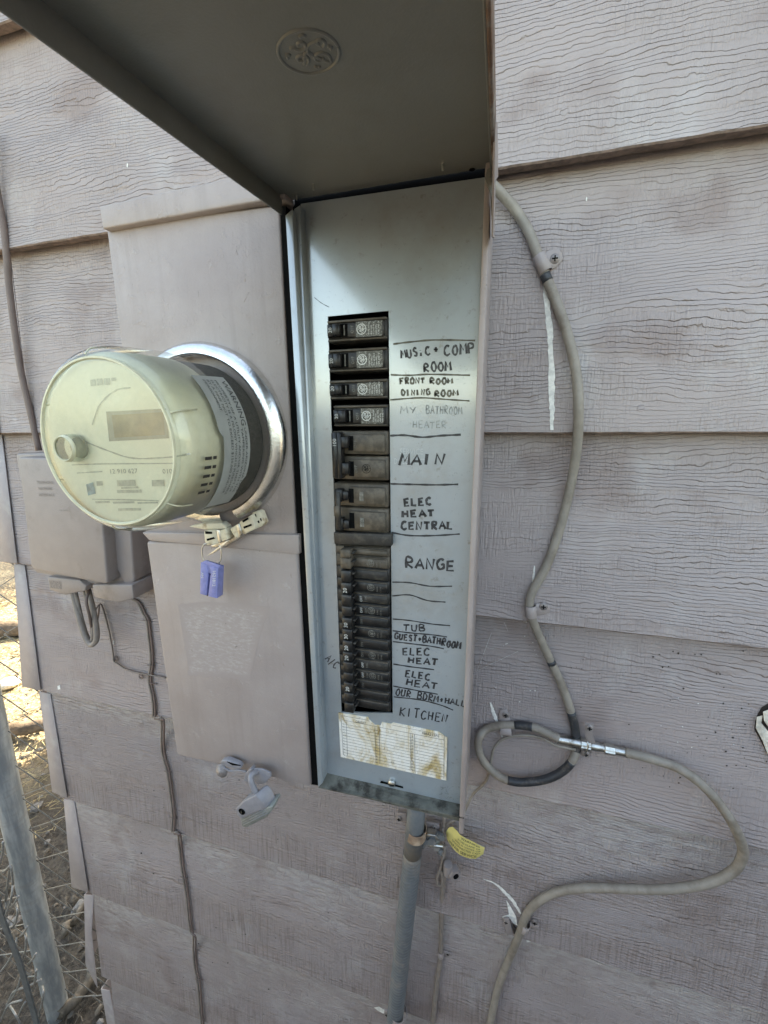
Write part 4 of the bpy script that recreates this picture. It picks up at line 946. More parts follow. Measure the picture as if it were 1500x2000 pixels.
# cables at the telephone box
def strap(name, pts, D, wpx, mat, par):
    L = smoothline([Vector((u, v, 0)) for u, v in pts], 8); n = len(L); V, F = [], []
    for i, p in enumerate(L):
        t = (L[min(i+1, n-1)]-L[max(i-1, 0)]).normalized(); s = Vector((-t.y, t.x, 0))
        d = D if not callable(D) else D(i/(n-1))
        for sg, dd in ((1, 0), (1, .0025), (-1, .0025), (-1, 0)):
            q = p+s*sg*wpx/2; V.append(P(q.x, q.y, d+dd))
        if i:
            a, b = 4*(i-1), 4*i
            for k in range(4): F.append((a+k, a+(k+1) % 4, b+(k+1) % 4, b+k))
    return finish(mk(name, V, F, mat, par), .0004, 1)
fc = empty('flat_cable_loop', P(175, 1255, .44), 'brown painted flat cable hanging in a long loop below the telephone box', 'cable')
def z7l(pts): return [z7(*q) for q in pts]
for pts, dd, r_, mt in [([(476, 190), (496, 280), (520, 370), (545, 450), (572, 512), (600, 530), (626, 500), (628, 430), (612, 330), (590, 240), (570, 160)], .016, .0042, 'flatcable'),
                        ([(492, 190), (512, 280), (534, 370), (558, 450), (582, 500), (598, 498), (606, 450), (596, 380), (580, 300), (560, 220), (548, 160)], .012, .0030, 'flatcable'),
                        ([(600, 470), (596, 420), (580, 330), (562, 250), (575, 190), (584, 160)], .019, .0022, 'browncable')]:
    n_ = len(pts)-1; tube('cable_strand', [P(*z7(*q), .446-dd*math.sin(math.pi*i/n_)) for i, q in enumerate(pts)], r_, M[mt], fc, 8, 6)
wa = empty('thin_wire', P(222, 1290, .46), 'thin brown telephone wire curving right from the telephone box to the meter enclosure', 'wire')
ptsA = [z7(*q) for q in [(690, 255), (672, 350), (645, 365), (640, 300), (660, 262), (672, 300), (700, 400), (722, 500), (738, 600), (742, 640), (765, 655), (810, 685), (860, 702), (900, 712), (980, 728), (1080, 745)]]
L = [PS(u, v, .003) for u, v in ptsA]; 
for i, q in enumerate(L[:5]): q.y -= .012*(1-i/5)
tube('wire_strand', L, .0012, M['browncable'], wa, 6, 5)
tube('wire_strand', [q+Vector((.0012, -.0014, .001)) for q in L[5:]], .0009, M['flatcable'], wa, 6, 5)
for u, v in [z7(757, 620), z7(918, 735)]:
    L = [PS(u+5*math.cos(a*.9)*(1-.05*a), v+6*math.sin(a*.9)*(1-.05*a), .003+.001*math.sin(a*2)) for a in [i*.5 for i in range(30)]]
    tube('wire_tangle', L, .0005, M['browncable'], wa, 5, 2)
wb = empty('wire_pair', P(330, 1600, .46), 'pair of thin brown wires stapled down the siding left of the meter enclosure', 'wire')
ptsB = [z7(*q) for q in [(862, 232), (905, 260), (940, 330), (962, 375), (975, 480), (985, 560), (988, 660), (975, 760), (995, 860), (1005, 950), (1003, 1005)]] + [(302, 1402), (312, 1404), (318, 1408), (318, 1460), (322, 1485), (328, 1505), (334, 1545), (339, 1590), (338, 1623), (342, 1627), (350, 1629), (352, 1650), (356, 1690), (360, 1713), (366, 1750), (371, 1800), (375, 1822), (380, 1830), (380, 1860), (383, 1892), (388, 1915), (391, 1950), (393, 1980), (395, 1992), (398, 2025)]
def near_lap(v): return 1396 < v < 1412 or 1620 < v < 1632 or 1816 < v < 1834 or v > 1975
for s in (-2.6, 2.2):
    tube('wire_strand', [(P(u+s, v+.7*s, .4560) if near_lap(v) else PS(u+s, v, .0028)) for u, v in ptsB], .00165, M['flatcable'] if s < 0 else M['browncable'], wb, 8, 4)
for u, v in [(287, 1212), (295, 1300), (298, 1335), (328, 1507), (338, 1597), (359, 1714), (373, 1811), (389, 1913)]:
    L = [PS(u-8, v-1, 0), PS(u-7, v-1, .0035), PS(u, v, .0052), PS(u+6, v+1, .0035), PS(u+7, v+1, 0)]
    tube('staple', L, .0006, M['browncable'], wb, 5, 2)
bc = tube('drop_cable', [P(u, v, .457) for u, v in [(-22, 250), (-8, 360), (8, 450), (14, 510), (18, 560), (28, 640), (40, 720), (58, 800), (76, 880)]], .0042, M['browncable'], None, 10, 6, None, P(76, 880, .457))
tag(bc, 'dark brown painted cable coming down the left edge into the telephone box', 'cable')
# wasp mud and cobweb where wires enter
def blob(name, u, v, D, r, mat, par, seed, sq=(1, 1, 1)):
    rnd = random.Random(seed); bm = bmesh.new(); bmesh.ops.create_icosphere(bm, subdivisions=2, radius=r)
    for q in bm.verts: q.co *= rnd.uniform(.75, 1.2); q.co = Vector((q.co.x*sq[0], q.co.y*sq[1], q.co.z*sq[2]))
    c = P(u, v, D); V = [q.co+c for q in bm.verts]; F = [tuple(x.index for x in f.verts) for f in bm.faces]; bm.free()
    return mk(name, V, F, mat, par, True)
for i, (u, v, r) in enumerate([(272, 1155, .006), (280, 1140, .005), (286, 1128, .004), (268, 1148, .004), (292, 1122, .003)]): blob('dirt_clump', u, v, .46, r, M['stick'], house, i, (1, .7, 1))

# ------------------------------------------------------------------ coax cable, connector, clips
coax = empty('coax_cable', P(1040, 1185, .46), 'beige painted coaxial cable looping down the siding right of the breaker panel', 'cable')
c1 = [(962, 362), (985, 385), (1010, 415), (1035, 458), (1055, 512), (1068, 545), (1085, 585), (1103, 635), (1118, 690), (1127, 740), (1130, 800), (1127, 870), (1118, 930), (1105, 990), (1088, 1050), (1065, 1110), (1040, 1155), (1034, 1180), (1038, 1205), (1052, 1240), (1075, 1290), (1098, 1340), (1115, 1390), (1124, 1430), (1126, 1460), (1118, 1485), (1100, 1505), (1072, 1520), (1035, 1527), (1000, 1526), (970, 1513), (945, 1488), (934, 1460), (937, 1438), (950, 1424), (975, 1417), (1010, 1416), (1040, 1420), (1065, 1430), (1092, 1443)]
def lift(i, n, p): return .0045
def lay(pts, base, extra):
    Ds = [PS(u, v, 0).y+.47 for u, v in pts]
    for _ in range(3): Ds = [min(d, (Ds[max(0, i-1)]+Ds[min(len(Ds)-1, i+1)])/2+.0015) for i, d in enumerate(Ds)]
    return [P(u, v, Ds[i]-base-extra(i)) for i, (u, v) in enumerate(pts)]
L1 = lay(c1, .0052, lambda i: (.012-.005*i if i < 3 else (.007*math.sin(math.pi*(i-6)/8) if 6 < i < 14 else (.006 if 24 < i < 34 else (.004+.003*(i-37) if i >= 37 else 0)))))
tube('cable_run', L1, .0049, M['cable'], coax, 14, 7)
def bare(i0, i1, seg=None, name='bare_patch'):
    sm = smoothline(L1, 7); sub = sm[int(i0*7):int(i1*7)+1]
    V, F = tubedata(sub, .00505, 14, True); o = finish(mk(name, V, F, M['cable_bare'], coax, True)); 
bare(22.0, 24.4); bare(25.2, 29.3); bare(4.75, 5.2); bare(35.9, 37.0); bare(17.2, 17.45); bare(20.0, 20.15)
c2 = [(1222, 1470), (1250, 1476), (1285, 1486), (1320, 1498), (1352, 1517), (1382, 1543), (1408, 1574), (1430, 1607), (1446, 1640), (1451, 1665), (1442, 1690), (1418, 1710), (1385, 1724), (1340, 1733), (1285, 1737), (1230, 1736), (1180, 1734), (1130, 1735), (1085, 1743), (1050, 1762), (1028, 1787), (1018, 1815), (1004, 1850), (985, 1895), (970, 1940), (955, 2010)]
L2 = lay(c2, .0056, lambda i: (.006 if i < 2 else 0)+(.014*math.sin(math.pi*min(1, i/20)) if i < 20 else 0))
tube('cable_run', L2, .0052, M['cable'], coax, 14, 7)
# connector body
ca, cb = P(1087, 1443, .455), P(1228, 1471, .455); dxn = (cb-ca).normalized(); tl = (cb-ca).length
prof = [(.0, .0), (.0047, .0), (.0049, .05), (.0049, .33), (.0062, .34), (.0062, .47), (.0050, .48), (.0050, .60), (.0045, .61), (.0045, .66), (.0056, .67), (.0056, .80), (.0047, .81), (.0047, 1.0), (.0, 1.0)]
co = lathe('cable_connector', ca, dxn, [(max(r, .00005), t*tl) for r, t in prof], M['steel'], None, 18, loc=ca)
tag(co, 'silver metal coaxial connector barrel between the two beige cable ends', 'connector')
lathe('hex_nut', ca+dxn*(.34*tl), dxn, [(.0001, 0), (.0068, 0), (.0068, .13*tl), (.0001, .13*tl)], M['steel'], co, 6, smooth=False)
lathe('hex_nut', ca+dxn*(.67*tl), dxn, [(.0001, 0), (.0063, 0), (.0063, .13*tl), (.0001, .13*tl)], M['steel'], co, 6, smooth=False)
# thin ground lead from the connector
gl = tube('thin_lead', [P(u, v, d) for u, v, d in [(1124, 1464, .455), (1104, 1460, .452), (1084, 1455, .453), (1060, 1442, .455), (1030, 1436, .456), (1000, 1438, .457), (980, 1445, .457), (966, 1460, .456), (960, 1480, .455), (956, 1505, .455), (948, 1528, .455), (924, 1552, .453), (905, 1590, .452)]], .0017, M['cable'], None, 8, 5, None, P(960, 1500, .455))
tag(gl, 'thin beige lead wire running from the coaxial connector down behind the breaker panel', 'wire')
def screw_at(q, r, par, cross=True, mat='screw', tilt=(0, -1, 0)):
    s = lathe('screw', q, tilt, [(.0001, .0022), (r*.7, .0020), (r, .0008), (r, 0)], M[mat], par, 16)
    boxes('screw_recess', [((q.x-r*.55, q.y-.0026, q.z-r*.12), (q.x+r*.55, q.y-.0021, q.z+r*.12)), ((q.x-r*.12, q.y-.0027, q.z-r*.55), (q.x+r*.12, q.y-.0021, q.z+r*.55))] if cross else [((q.x-r*.35, q.y-.0026, q.z-r*.35), (q.x+r*.35, q.y-.0021, q.z+r*.35))], M['dark'], s)
def clip(c, s, t, width, rad, label, group=None, mat='taupe', flange=1.25):
    """strap over a cable: c cable centre px, s screw px, t pixel direction of the cable"""
    C_ = PS(c[0], c[1], 0); Sc = PS(s[0], s[1], 0); root = empty('cable_clip', C_, label, 'cable clip', group)
    a = (P(c[0]+t[0], c[1]+t[1], .46)-P(c[0], c[1], .46)).normalized(); d = (Sc-C_); d = (d-a*d.dot(a)); L = d.length; d.normalize(); out = Vector((0, -1, 0))
    pr = [(-rad*1.02, 0.0)] + [(-math.cos(R_(x))*rad*1.06, max(.0002, math.sin(R_(x))*rad+rad)) for x in range(0, 181, 20)] + [(rad*1.1, .0012), (L-.2*rad, .0010), (L+rad*flange, .0010)]
    V, F = [], []; n = len(pr)
    for sg in (-1, 1):
        for lay in (0, .0009):
            for i, (x, h) in enumerate(pr):
                wdt = width if i < n-1 else width*.6
                V.append(C_+d*x+out*(h+lay+.0002)+a*sg*wdt/2)
    for i in range(n-1):
        F += [(n+i, n+i+1, 3*n+i+1, 3*n+i), (i, 2*n+i, 2*n+i+1, i+1), (i, i+1, n+i+1, n+i), (2*n+i, 3*n+i, 3*n+i+1, 2*n+i+1)]
    F += [(0, n, 3*n, 2*n), (n-1, 2*n-1+2*n, 2*n-1, 2*n-1) if False else (n-1, 3*n-1, 4*n-1, 2*n-1)]
    o = finish(mk('clip_strap', V, F, M[mat], root), .0002, 1)
    screw_at(Sc+Vector((0, -.0014, 0)), .0048 if rad > .004 else .0036, root)
    return root
clip((1058, 519), (1083, 507), (12, 28), .017, .0056, 'painted metal clip holding the upper coax cable, with a clean cross screw', 'metal clips holding the cables to the siding')
clip((1036, 1189), (1061, 1183), (2, 26), .014, .0056, 'painted metal clip pinching the coax cable above the lap edge', 'metal clips holding the cables to the siding')
clip((988, 1419), (988, 1394), (28, 1), .013, .0056, 'painted clip over the small cable coil beside the breaker panel', 'metal clips holding the cables to the siding')
clip((1024, 1800), (1044, 1798), (-8, 22), .012, .0058, 'painted clip at the bottom bend of the coax cable', 'metal clips holding the cables to the siding')
lc = empty('loose_clip', PS(993, 1810, 0), 'loose painted clip hanging off its screw beside chipped white paint', 'cable clip')
slab('clip_strap', [(983, 1795), (994, 1795), (1002, 1822), (990, 1828)], .4560, .4585, M['taupe_plastic'], lc, .0004)
slab('clip_strap', [(1001, 1805), (1010, 1818), (1011, 1827), (1003, 1824)], .4572, .4595, M['dirt_speck'], lc, .0004)
screw_at(PS(988, 1799, .002), .0042, lc)
cc = empty('connector_clip', PS(1150, 1440, 0), 'painted bracket clamping the silver coaxial connector to the siding', 'cable clip')
slab('clip_strap', [(1142, 1412), (1160, 1414), (1158, 1438), (1163, 1452), (1153, 1455), (1144, 1440)], .452, .4535, M['taupe_plastic'], cc, .0003)
tube('clip_band', [P(1147, 1448, .452), P(1149, 1456, .4495), P(1146, 1466, .4495), P(1142, 1474, .455)], .0011, M['steel'], cc, 6, 5)
slab('clip_strap', [(1137, 1466), (1153, 1469), (1151, 1480), (1136, 1477)], .456, .4585, M['taupe_plastic'], cc, .0003)
screw_at(P(1151, 1421, .452), .0042, cc); screw_at(P(1144, 1472, .456), .004, cc)

# ------------------------------------------------------------------ conduit and ground wire under the panel
cond = empty('flexible_conduit', P(780, 1990, .44), 'grey ribbed flexible conduit running down from under the breaker panel', 'conduit')
pa, pb, pc = P(815, 1560, .4425), P(806, 1665, .4425), P(757, 2120, .4425)
rcon = .0124
def lnp(a, b, n): return [a+(b-a)*(i/n) for i in range(n+1)]
tube('conduit_nipple', [pa, pb], rcon*1.02, M['conduit'], cond, 24, 0)
# helical ribs: rings with scalloped profile
V, F = [], []; pts = lnp(pb, pc, 420); sides = 28
dirc = (pc-pb).normalized(); s1 = dirc.cross(Vector((0, 1, 0))).normalized(); s2 = s1.cross(dirc)
for i, p in enumerate(pts):
    for k in range(sides):
        a = 2*math.pi*k/sides; ph = (i/420*(pc-pb).length/.0062*2*math.pi+a); rr_ = rcon*(.97+.09*abs(math.sin(ph/2)))
        V.append(p+s1*math.cos(a)*rr_+s2*math.sin(a)*rr_)
for i in range(420):
    for k in range(sides): F.append((i*sides+k, i*sides+(k+1) % sides, (i+1)*sides+(k+1) % sides, (i+1)*sides+k))
mk('ribbed_sleeve', V, F, M['conduit'], cond, True)
st = empty('conduit_strap', P(815, 1640, .45), 'chipped painted two-hole strap holding the conduit just under the panel', 'strap', 'straps holding the conduit')
def z2(x, y): return (700+x/3.75, 1480+y/3.75)
V = []
c0 = P(813, 1622, .4425)
lathe('strap_band', c0+Vector((0, 0, -.002)), dirc*-1, [(rcon*1.06, -.0075), (rcon*1.14, -.0075), (rcon*1.14, .0075), (rcon*1.06, .0075)], simple('chipped_brown_strap', (.25, .17, .12), .6, 0, .2, 60, dirt=(.5, .38, .27), ds=40, dl=.5), st, 30)
slab('strap_ear', [z2(*q) for q in [(285, 405), (350, 412), (350, 478), (275, 445)]], .4575, .4600, M['taupe'], st, .0004)
slab('strap_ear', [z2(*q) for q in [(490, 470), (590, 490), (600, 545), (520, 600), (490, 590)]], .4575, .4600, M['taupe'], st, .0004)
screw_at(P(*z2(298, 443), .4575), .0045, st); screw_at(P(*z2(560, 512), .4575), .0055, st)
st2 = empty('conduit_strap', P(757, 1980, .45), 'painted conduit strap low on the wall beside a white paint chip', 'strap', 'straps holding the conduit')
slab('strap_ear', [z2(*q) for q in [(190, 1850), (250, 1862), (252, 1900), (185, 1880)]], .4570, .4600, M['taupe'], st2, .0004)
screw_at(P(*z2(210, 1876), .4570), .0045, st2)
lathe('strap_band', P(778, 1978, .4425), dirc*-1, [(rcon*1.06, -.004), (rcon*1.13, -.004), (rcon*1.13, .004), (rcon*1.06, .004)], M['taupe'], st2, 30)
gw = empty('ground_wire', P(850, 1900, .46), 'painted grounding wire running straight down beside the ribbed conduit', 'wire')
tube('wire_run', [P(*z2(*q), .459) for q in [(630, 420), (625, 500), (618, 560)]], .0028, M['flatcable'], gw, 8, 3)
tube('wire_run', [P(*z2(*q), .459) for q in [(710, 450), (660, 480), (628, 530)]], .0022, M['flatcable'], gw, 8, 3)
tube('wire_run', [P(*z2(*q), .4545) for q in [(620, 520), (612, 600), (625, 680), (618, 740), (595, 830), (575, 880), (585, 930), (612, 925), (612, 860), (600, 820)]], .0021, M['flatcable'], gw, 8, 5)
tube('wire_run', lay([z2(*q) for q in [(625, 640), (622, 900), (608, 1100), (605, 1380), (600, 1480), (575, 1650), (555, 1850), (535, 1990)]], .0036, lambda i: 0), .0037, M['flatcable'], gw, 10, 5)
clip((861.5, 1856), (875, 1859), (0, 20), .010, .0040, 'small painted clip on the grounding wire beside the conduit', 'metal clips holding the cables to the siding')
gc = empty('ground_clamp', P(850, 1640, .45), 'corroded bolted ground clamp below the panel beside the conduit strap', 'clamp')
slab('clamp_jaw', [z2(*q) for q in [(500, 560), (560, 570), (600, 600), (590, 650), (530, 660), (490, 620)]], .444, .454, M['steel'], gc, .001)
for x, y, r in [(505, 610, .0055), (540, 600, .006), (575, 645, .005), (610, 570, .005)]:
    q = P(*z2(x, y), .444); lathe('clamp_bolt', q, (0, -1, .1), [(.0001, .004), (r, .004), (r, 0)], M['conduit'], gc, 6, smooth=False)
tube('clamp_stud', [P(*z2(480, 630), .442), P(*z2(620, 650), .442)], .0024, M['steel'], gc, 8, 0)
for i, (x, y) in enumerate([(470, 640), (500, 590), (545, 570), (590, 560), (600, 690)]): blob('corrosion_lump', *z2(x, y), .448, .004, M['conduit'], gc, i+20)
sb = empty('split_bolt', P(875, 1700, .45), 'painted split bolt connector on the grounding wire below the yellow tag', 'clamp')
q = P(*z2(655, 830), .447); lathe('bolt_body', q+Vector((0, 0, -.005)), (0, 0, 1), [(.0001, 0), (.006, 0), (.0065, .01), (.006, .018), (.0001, .019)], M['taupe_plastic'], sb, 14)
q = P(*z2(700, 835), .448); lathe('bolt_nut', q, (.6, -1, 0), [(.0035, .006), (.009, .006), (.009, -.004), (.0001, -.004)], M['taupe_plastic'], sb, 6, smooth=False)
lathe('bolt_end', q, (.6, -1, 0), [(.0001, .007), (.004, .007), (.004, 0)], M['dark'], sb, 12)
tg = empty('warning_tag', P(905, 1650, .445), 'curved yellow warning tag with black print tied to the ground clamp', 'tag')
top = [(640, 545), (660, 512), (690, 504), (722, 535), (745, 565), (785, 590), (835, 612), (885, 640), (925, 658)]
bot = [(650, 600), (665, 625), (690, 660), (715, 688), (745, 712), (780, 728), (815, 738), (860, 740), (915, 705)]
V, F = [], []
for i in range(9):
    dd = .450-.010*math.sin(i/8*2.4)
    for e in (0, .0006): V += [P(*z2(*top[i]), dd+e), P(*z2(*bot[i]), dd+e)]
for i in range(8):
    a, b = 4*i, 4*i+4; F += [(a, a+1, b+1, b), (a+2, b+2, b+3, a+3), (a, b, b+2, a+2), (a+1, a+3, b+3, b+1)]
F += [(0, 2, 3, 1), (32, 33, 35, 34)]
tgo = finish(mk('tag_plate', V, F, M['yellow'], tg)); 
for p in tgo.data.polygons: p.use_smooth = True
try: tgo.data.set_sharp_from_angle(angle=R_(50))
except Exception: pass
def tagmap(p):                                       # p.x 0..1 along, p.y 0..1 up
    t = max(0, min(7.999, p.x*8)); i = int(t); f = t-i
    A = Vector((*top[i], 0)).lerp(Vector((*top[i+1], 0)), f); B = Vector((*bot[i], 0)).lerp(Vector((*bot[i+1], 0)), f)
    q = B.lerp(A, p.y); return P(*z2(q.x, q.y), .450-.010*math.sin(t/8*2.4)-.0004)
text('tag_print', [('WARNING', (.52, .80, 0), (1, 0, 0), (0, 1, 0), .12, .38), ('IF THIS CLAMP OR', (.42, .62, 0), (1, 0, 0), (0, 1, 0), .10, .5), ('WIRE IS LOOSE OR', (.32, .46, 0), (1, 0, 0), (0, 1, 0), .10, .62), ('DISCONNECTED CALL', (.24, .30, 0), (1, 0, 0), (0, 1, 0), .10, .7), ('REPAIR SERVICE', (.14, .07, 0), (1, 0, 0), (0, 1, 0), .15, .74)], M['ink'], tg, tagmap)
V = [P(*z2(*k), .4488) for k in [(650, 552), (660, 542), (682, 538), (686, 544), (668, 552), (654, 560)]]; mk('tag_slot', V, [tuple(range(6))], M['dark'], tg)

# ------------------------------------------------------------------ fence
fz0 = 0.0
pb0 = PZ(112, 1975, .0); 
post = empty('fence_post', pb0, 'round galvanised steel fence post standing on the dirt beside the house corner', 'post')
D0 = pb0.y+.47
ptop = P(-12, 1430, D0); up_ = (ptop-pb0)/(ptop.z-pb0.z)
zc = (P(45, 1660, D0)).z
vh = Vector((pb0.x, pb0.y+.47, 0)).normalized()
Rp = abs(P(146, 1930, D0).x-P(90, 1935, D0).x)/2*abs(vh.y)*.97
V, F = tubedata([pb0+Vector((0, 0, -.06)), pb0+up_*1.9], Rp, 40); finish(mk('post_tube', V, F, M['galv'], post, True))
zz = P(20, 1425, D0).z; tl_ = pb0+up_*zz
V, F = tubedata([tl_, tl_+up_*1.0], Rp*1.05, 40); finish(mk('post_sleeve', V, F, M['galv'], post, True))
try:
    for o in post.children: o.data.set_sharp_from_angle(angle=R_(60))
except Exception: pass
text('stencilled_mark', [('ASTM F1083 2 1/2', pb0+Vector((.35*Rp, -Rp*.95, .42)), (0, 0, -1), (.8, .6, 0), .012, .30)], simple('faint_stencil', (.2, .2, .21), .5), post)
fen = empty('chain_link_fence', Vector((-1.6, D0-.47+Rp, 0)), 'chain link fence of galvanised wire behind the round post left of the house', 'fence')
def weave(x0, x1, Y, z0, z1, cell=.088, r=.0013, par=fen):
    # vertical zigzag wires, each hooked into its neighbour
    k = 0; x = x0
    while x < x1:
        pts = []; z = z0; j = 0
        while z <= z1:
            pts.append(Vector((x+(.078 if (j+k) % 2 else -.003), Y+(.0018 if ((j+k) % 2) else -.0018), z))); z += cell*.5; j += 1
        V, F = tubedata(pts, r, 5); mk('fence_wire', V, F, M['wire'], par, True); x += .075; k += 1
weave(pb0.x-1.9, XC-.02, D0-.47+Rp*.6, .05, 1.55)
# second, nearer leaf that ends at a flat tension bar with loose wire ends
leaf = empty('chain_link_gate_leaf', P(40, 1990, .40), 'near chain link leaf ending in curled wires on a flat tension bar', 'fence')
bar = [P(-30, 1650, .40), P(3, 1790, .40), P(38, 1880, .40), P(72, 2000, .40), P(90, 2060, .40)]
strapV = smoothline(bar, 3); V, F = [], []
for i, p in enumerate(strapV):
    for a, b in ((-.009, -.0015), (.009, -.0015), (.009, .0015), (-.009, .0015)): V.append(p+Vector((a, b, 0)))
    if i:
        for k in range(4): F.append((4*i-4+k, 4*i-4+(k+1) % 4, 4*i+(k+1) % 4, 4*i+k))
finish(mk('tension_bar', V, F, simple('dull_tension_bar', (.13, .14, .145), .5, .4, .2, 60), leaf))
def z1(x, y): return (x/3.75, 1500+y/3.75)
curls = [[(0, 700), (20, 620), (22, 540)], [(0, 1170), (40, 1080), (80, 960), (95, 850), (90, 780)], [(0, 1500), (60, 1420), (110, 1320), (125, 1240)], [(50, 1730), (110, 1650), (150, 1540), (160, 1480)],
         [(50, 980), (30, 1080), (0, 1130)], [(95, 1165), (120, 1120), (128, 1040), (115, 990)], [(165, 1410), (188, 1330), (190, 1240), (180, 1200)], [(285, 1815), (305, 1740), (318, 1650), (310, 1600)], [(240, 1625), (255, 1560), (265, 1480)],
         [(20, 765), (50, 740), (72, 715)], [(80, 1020), (105, 990), (135, 940)], [(145, 1235), (180, 1200), (200, 1160)], [(205, 1435), (240, 1400), (262, 1360)], [(130, 1830), (160, 1760), (185, 1715)],
         [(50, 1740), (100, 1640), (200, 1600), (300, 1550)], [(70, 1740), (110, 1800), (150, 1875)], [(40, 980), (75, 720), (95, 850)], [(0, 1870), (60, 1740), (160, 1700)]]
for c in curls:
    L = [P(*z1(*q), .415-.015*math.sin(i)) for i, q in enumerate(c)]
    V, F = tubedata(smoothline(L, 6), .0022, 6); mk('fence_wire', V, F, M['wire'], leaf, True)

# ------------------------------------------------------------------ unseen wall added behind the camera to block horizon and bounce light
def added_wall_mat():
    n = N('added_wall_block'); b = n.nd('ShaderNodeTexBrick', {'Vector': n.nd('ShaderNodeMapping', {'Vector': n.obj, 'Rotation': (R_(90), 0, 0)}).outputs[0], 'Color1': (.38, .35, .31, 1), 'Color2': (.42, .385, .34, 1), 'Mortar': (.28, .26, .23, 1), 'Scale': 1.0, 'Mortar Size': .006, 'Brick Width': .4, 'Row Height': .2})
    n.set(Base_Color=b.outputs['Color'], Roughness=.95); return n.m
bw = box('added_block_wall', (-1.6, -1.75, -.05), (7, -1.6, 1.52), added_wall_mat(), None, 0, 2, (-1.2, -1.6, 0))
tag(bw, 'unseen grey block wall added behind the camera to block low light', 'wall')

# ------------------------------------------------------------------ ground litter, logs, trees added out of view
rnd = random.Random(11)
def litter(name, n, reg, ln, rad, mat, zoff=.004, lift=.015, seed=1):
    rnd = random.Random(seed); V, F = [], []
    for _ in range(n):
        u, v = rnd.uniform(*reg[0]), rnd.uniform(*reg[1]); c = Vector((u, v, zoff+rnd.uniform(0, lift))); a = rnd.uniform(0, math.pi); l = rnd.uniform(*ln)
        d = Vector((math.cos(a), math.sin(a), rnd.uniform(-.25, .25)))*l/2; m = Vector((rnd.uniform(-1, 1), rnd.uniform(-1, 1), 0))*l*.1
        v_, f_ = tubedata([c-d, c+m, c+d], rnd.uniform(*rad), 4); k = len(V); V += v_; F += [tuple(k+i for i in q) for q in f_]
    o = mk(name, V, F, mat); tag(o, kind='stuff'); return o
tag(litter('dry_grass_litter', 7500, ((-2.0, -.6), (-.3, 1.4)), (.012, .05), (.0004, .0011), M['stick'], seed=1), 'dry grass and twig litter covering the shaded dirt by the post', 'litter')
tag(litter('straw_litter', 7000, ((-4.0, -1.4), (.3, 3.0)), (.02, .08), (.0005, .0016), M['straw'], seed=2), 'pale straw scattered over the sunlit dirt beyond the fence', 'litter')
def stones(name, n, reg, sz, mat, seed):
    rnd = random.Random(seed); V, F = [], []; bm = bmesh.new(); bmesh.ops.create_icosphere(bm, subdivisions=1, radius=1)
    bv = [q.co.copy() for q in bm.verts]; bf = [tuple(x.index for x in f.verts) for f in bm.faces]; bm.free()
    for _ in range(n):
        c = Vector((rnd.uniform(*reg[0]), rnd.uniform(*reg[1]), 0)); s = rnd.uniform(*sz)*rnd.uniform(.4, 1); k = len(V); q3 = (rnd.uniform(.7, 1.3), rnd.uniform(.7, 1.3), rnd.uniform(.4, .8))
        for q in bv: V.append(c+Vector((q.x*q3[0], q.y*q3[1], q.z*q3[2]))*s*rnd.uniform(.85, 1.12))
        F += [tuple(k+i for i in f) for f in bf]
    o = mk(name, V, F, mat); tag(o, kind='stuff'); return o
tag(stones('gravel', 900, ((-4.0, -.6), (-.3, 3.0)), (.006, .028), M['stone'], 5), 'grey pebbles strewn through the dirt around the post', 'gravel')
tag(stones('dirt_clods', 2600, ((-4.0, -.6), (-.3, 3.0)), (.004, .016), M['stick'], 6), 'small brown clods of dirt among the litter', 'dirt')
def log(pa, pb, r, label, seed, mat='bark'):
    rnd = random.Random(seed); n = 9; pts = [pa.lerp(pb, i/n)+Vector((rnd.uniform(-.01, .01), rnd.uniform(-.01, .01), rnd.uniform(-.004, .004))) for i in range(n+1)]
    V, F = tubedata(pts, lambda t: r*(1-.3*t), 12); V = [v+Vector((rnd.uniform(-1, 1), rnd.uniform(-1, 1), rnd.uniform(-1, 1)))*r*.06 for v in V]
    o = mk('fallen_log', V, F, M[mat], None, True, pa); tag(o, label, 'log', 'fallen wood on the dirt')
def gz(u, v, z=0): return PZ(u, v, z)
log(gz(-120, 1238, .05), gz(60, 1226, .05), .075, 'dark fallen log lying in the sun beyond the fence', 3)
log(gz(-20, 1432, .03), gz(150, 1405, .03), .035, 'thin dark branch lying across the sunlit dirt beside the post', 4)
log(gz(118, 1830, .02), gz(178, 1755, .03), .012, 'weathered grey stick leaning on the litter by the house corner', 5, 'stick')
log(gz(120, 1985, .02), gz(185, 1900, .02), .014, 'split weathered stick lying at the foot of the house corner', 6, 'stick')
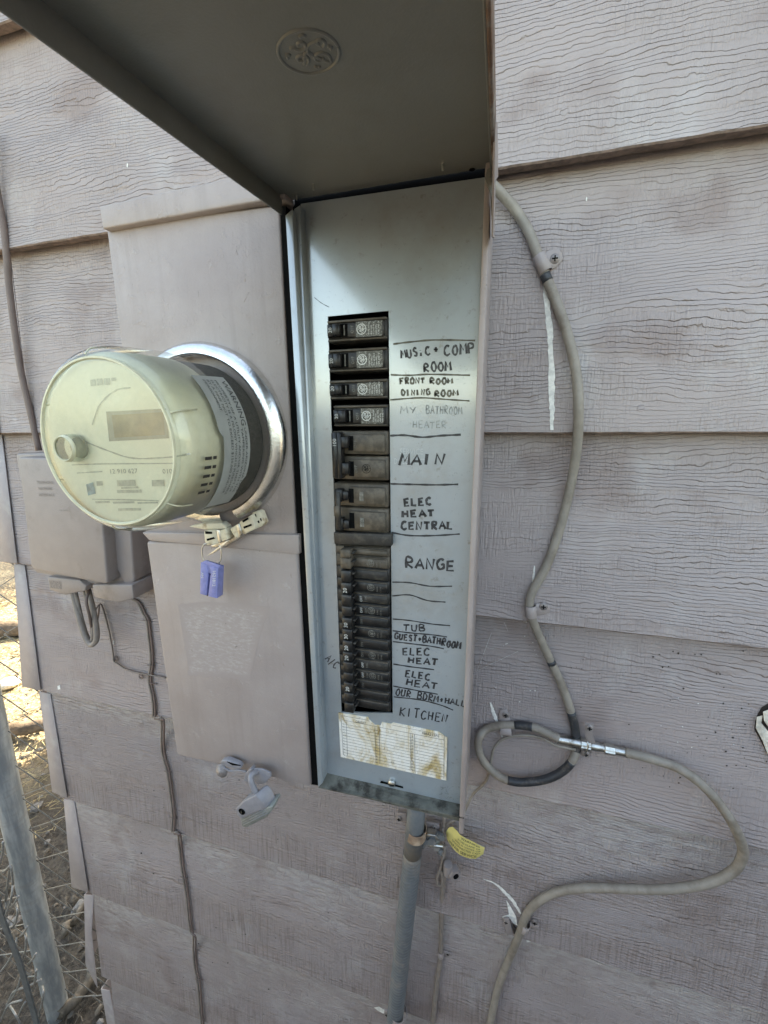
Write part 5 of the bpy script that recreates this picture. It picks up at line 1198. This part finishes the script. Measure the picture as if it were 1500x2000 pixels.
for (u, v, r_, lb) in [(33, 1422, .022, 'white scrap of rubbish on the dirt beside the post'), (48, 1476, .018, 'brown dry leaf clump on the sunlit dirt near the post'), (15, 1336, .05, 'pale white stone on the sunlit dirt')]:
    bm = bmesh.new(); bmesh.ops.create_icosphere(bm, subdivisions=2, radius=r_); rn = random.Random(int(u)); c = gz(u, v, r_*.4)
    V = [Vector((q.co.x*1.2, q.co.y, q.co.z*.5))*rn.uniform(.8, 1.2)+c for q in bm.verts]; F = [tuple(x.index for x in f.verts) for f in bm.faces]; bm.free()
    o = mk('rubbish_scrap' if 'scrap' in lb else ('leaf_clump' if 'leaf' in lb else 'stone'), V, F, M['white_rubbish'] if 'w' == lb[0] else (M['stick'] if 'leaf' in lb else M['pulp']), None, True, c)
    tag(o, lb, 'scrap' if 'scrap' in lb else ('leaf' if 'leaf' in lb else 'stone'))
def tree(x, y, h, cr, label, seed, nl=2600, cz=None):  # trees out of view, added for the shade they cast
    rnd = random.Random(seed); t = empty('tree', (x, y, 0), label, 'tree', 'added unseen trees'); lines = []
    V, F = tubedata(smoothline([Vector((x, y, -.05)), Vector((x+.06, y, h*.3)), Vector((x-.03, y+.05, h*.62)), Vector((x, y, h*.85))], 4), lambda q: .14*(1-.75*q), 10)
    for i in range(9):
        a = i*2.4; z = h*(.4+.05*i); e = Vector((x+math.cos(a)*cr*.7, y+math.sin(a)*cr*.7, z+cr*.4))
        v_, f_ = tubedata(smoothline([Vector((x, y, z)), Vector((x, y, z)).lerp(e, .5)+Vector((0, 0, -.08)), e], 3), lambda q: .045*(1-.8*q), 6); k = len(V); V += v_; F += [tuple(k+j for j in q) for q in f_]
    mk('trunk', V, F, M['bark'], t, True)
    V, F = [], []; cz = cz or h*.75
    cl = [Vector((x+rnd.gauss(0, .5)*cr*.8, y+rnd.gauss(0, .5)*cr*.8, cz+rnd.gauss(0, .4)*cr*.7)) for _ in range(34)]
    for i in range(nl):
        c = rnd.choice(cl)+Vector((rnd.gauss(0, .2), rnd.gauss(0, .2), rnd.gauss(0, .16)))*cr*.6
        a = Vector((rnd.uniform(-1, 1), rnd.uniform(-1, 1), rnd.uniform(-1, 1))).normalized()*.055; b = a.cross(Vector((rnd.uniform(-1, 1), rnd.uniform(-1, 1), rnd.uniform(-1, 1)))).normalized()*.028
        k = len(V); V += [c-a, c+b, c+a, c-b]; F.append((k, k+1, k+2, k+3))
    o = mk('crown', V, F, M['leaf'], t)
tree(-4.0, 6.3, 4.6, 1.5, 'leafy unseen tree added behind the house to shade the far dirt', 1, 5000)
tree(-7.5, 5.2, 4.4, 1.7, 'broad unseen tree added far to the left of the house', 2, 4500)
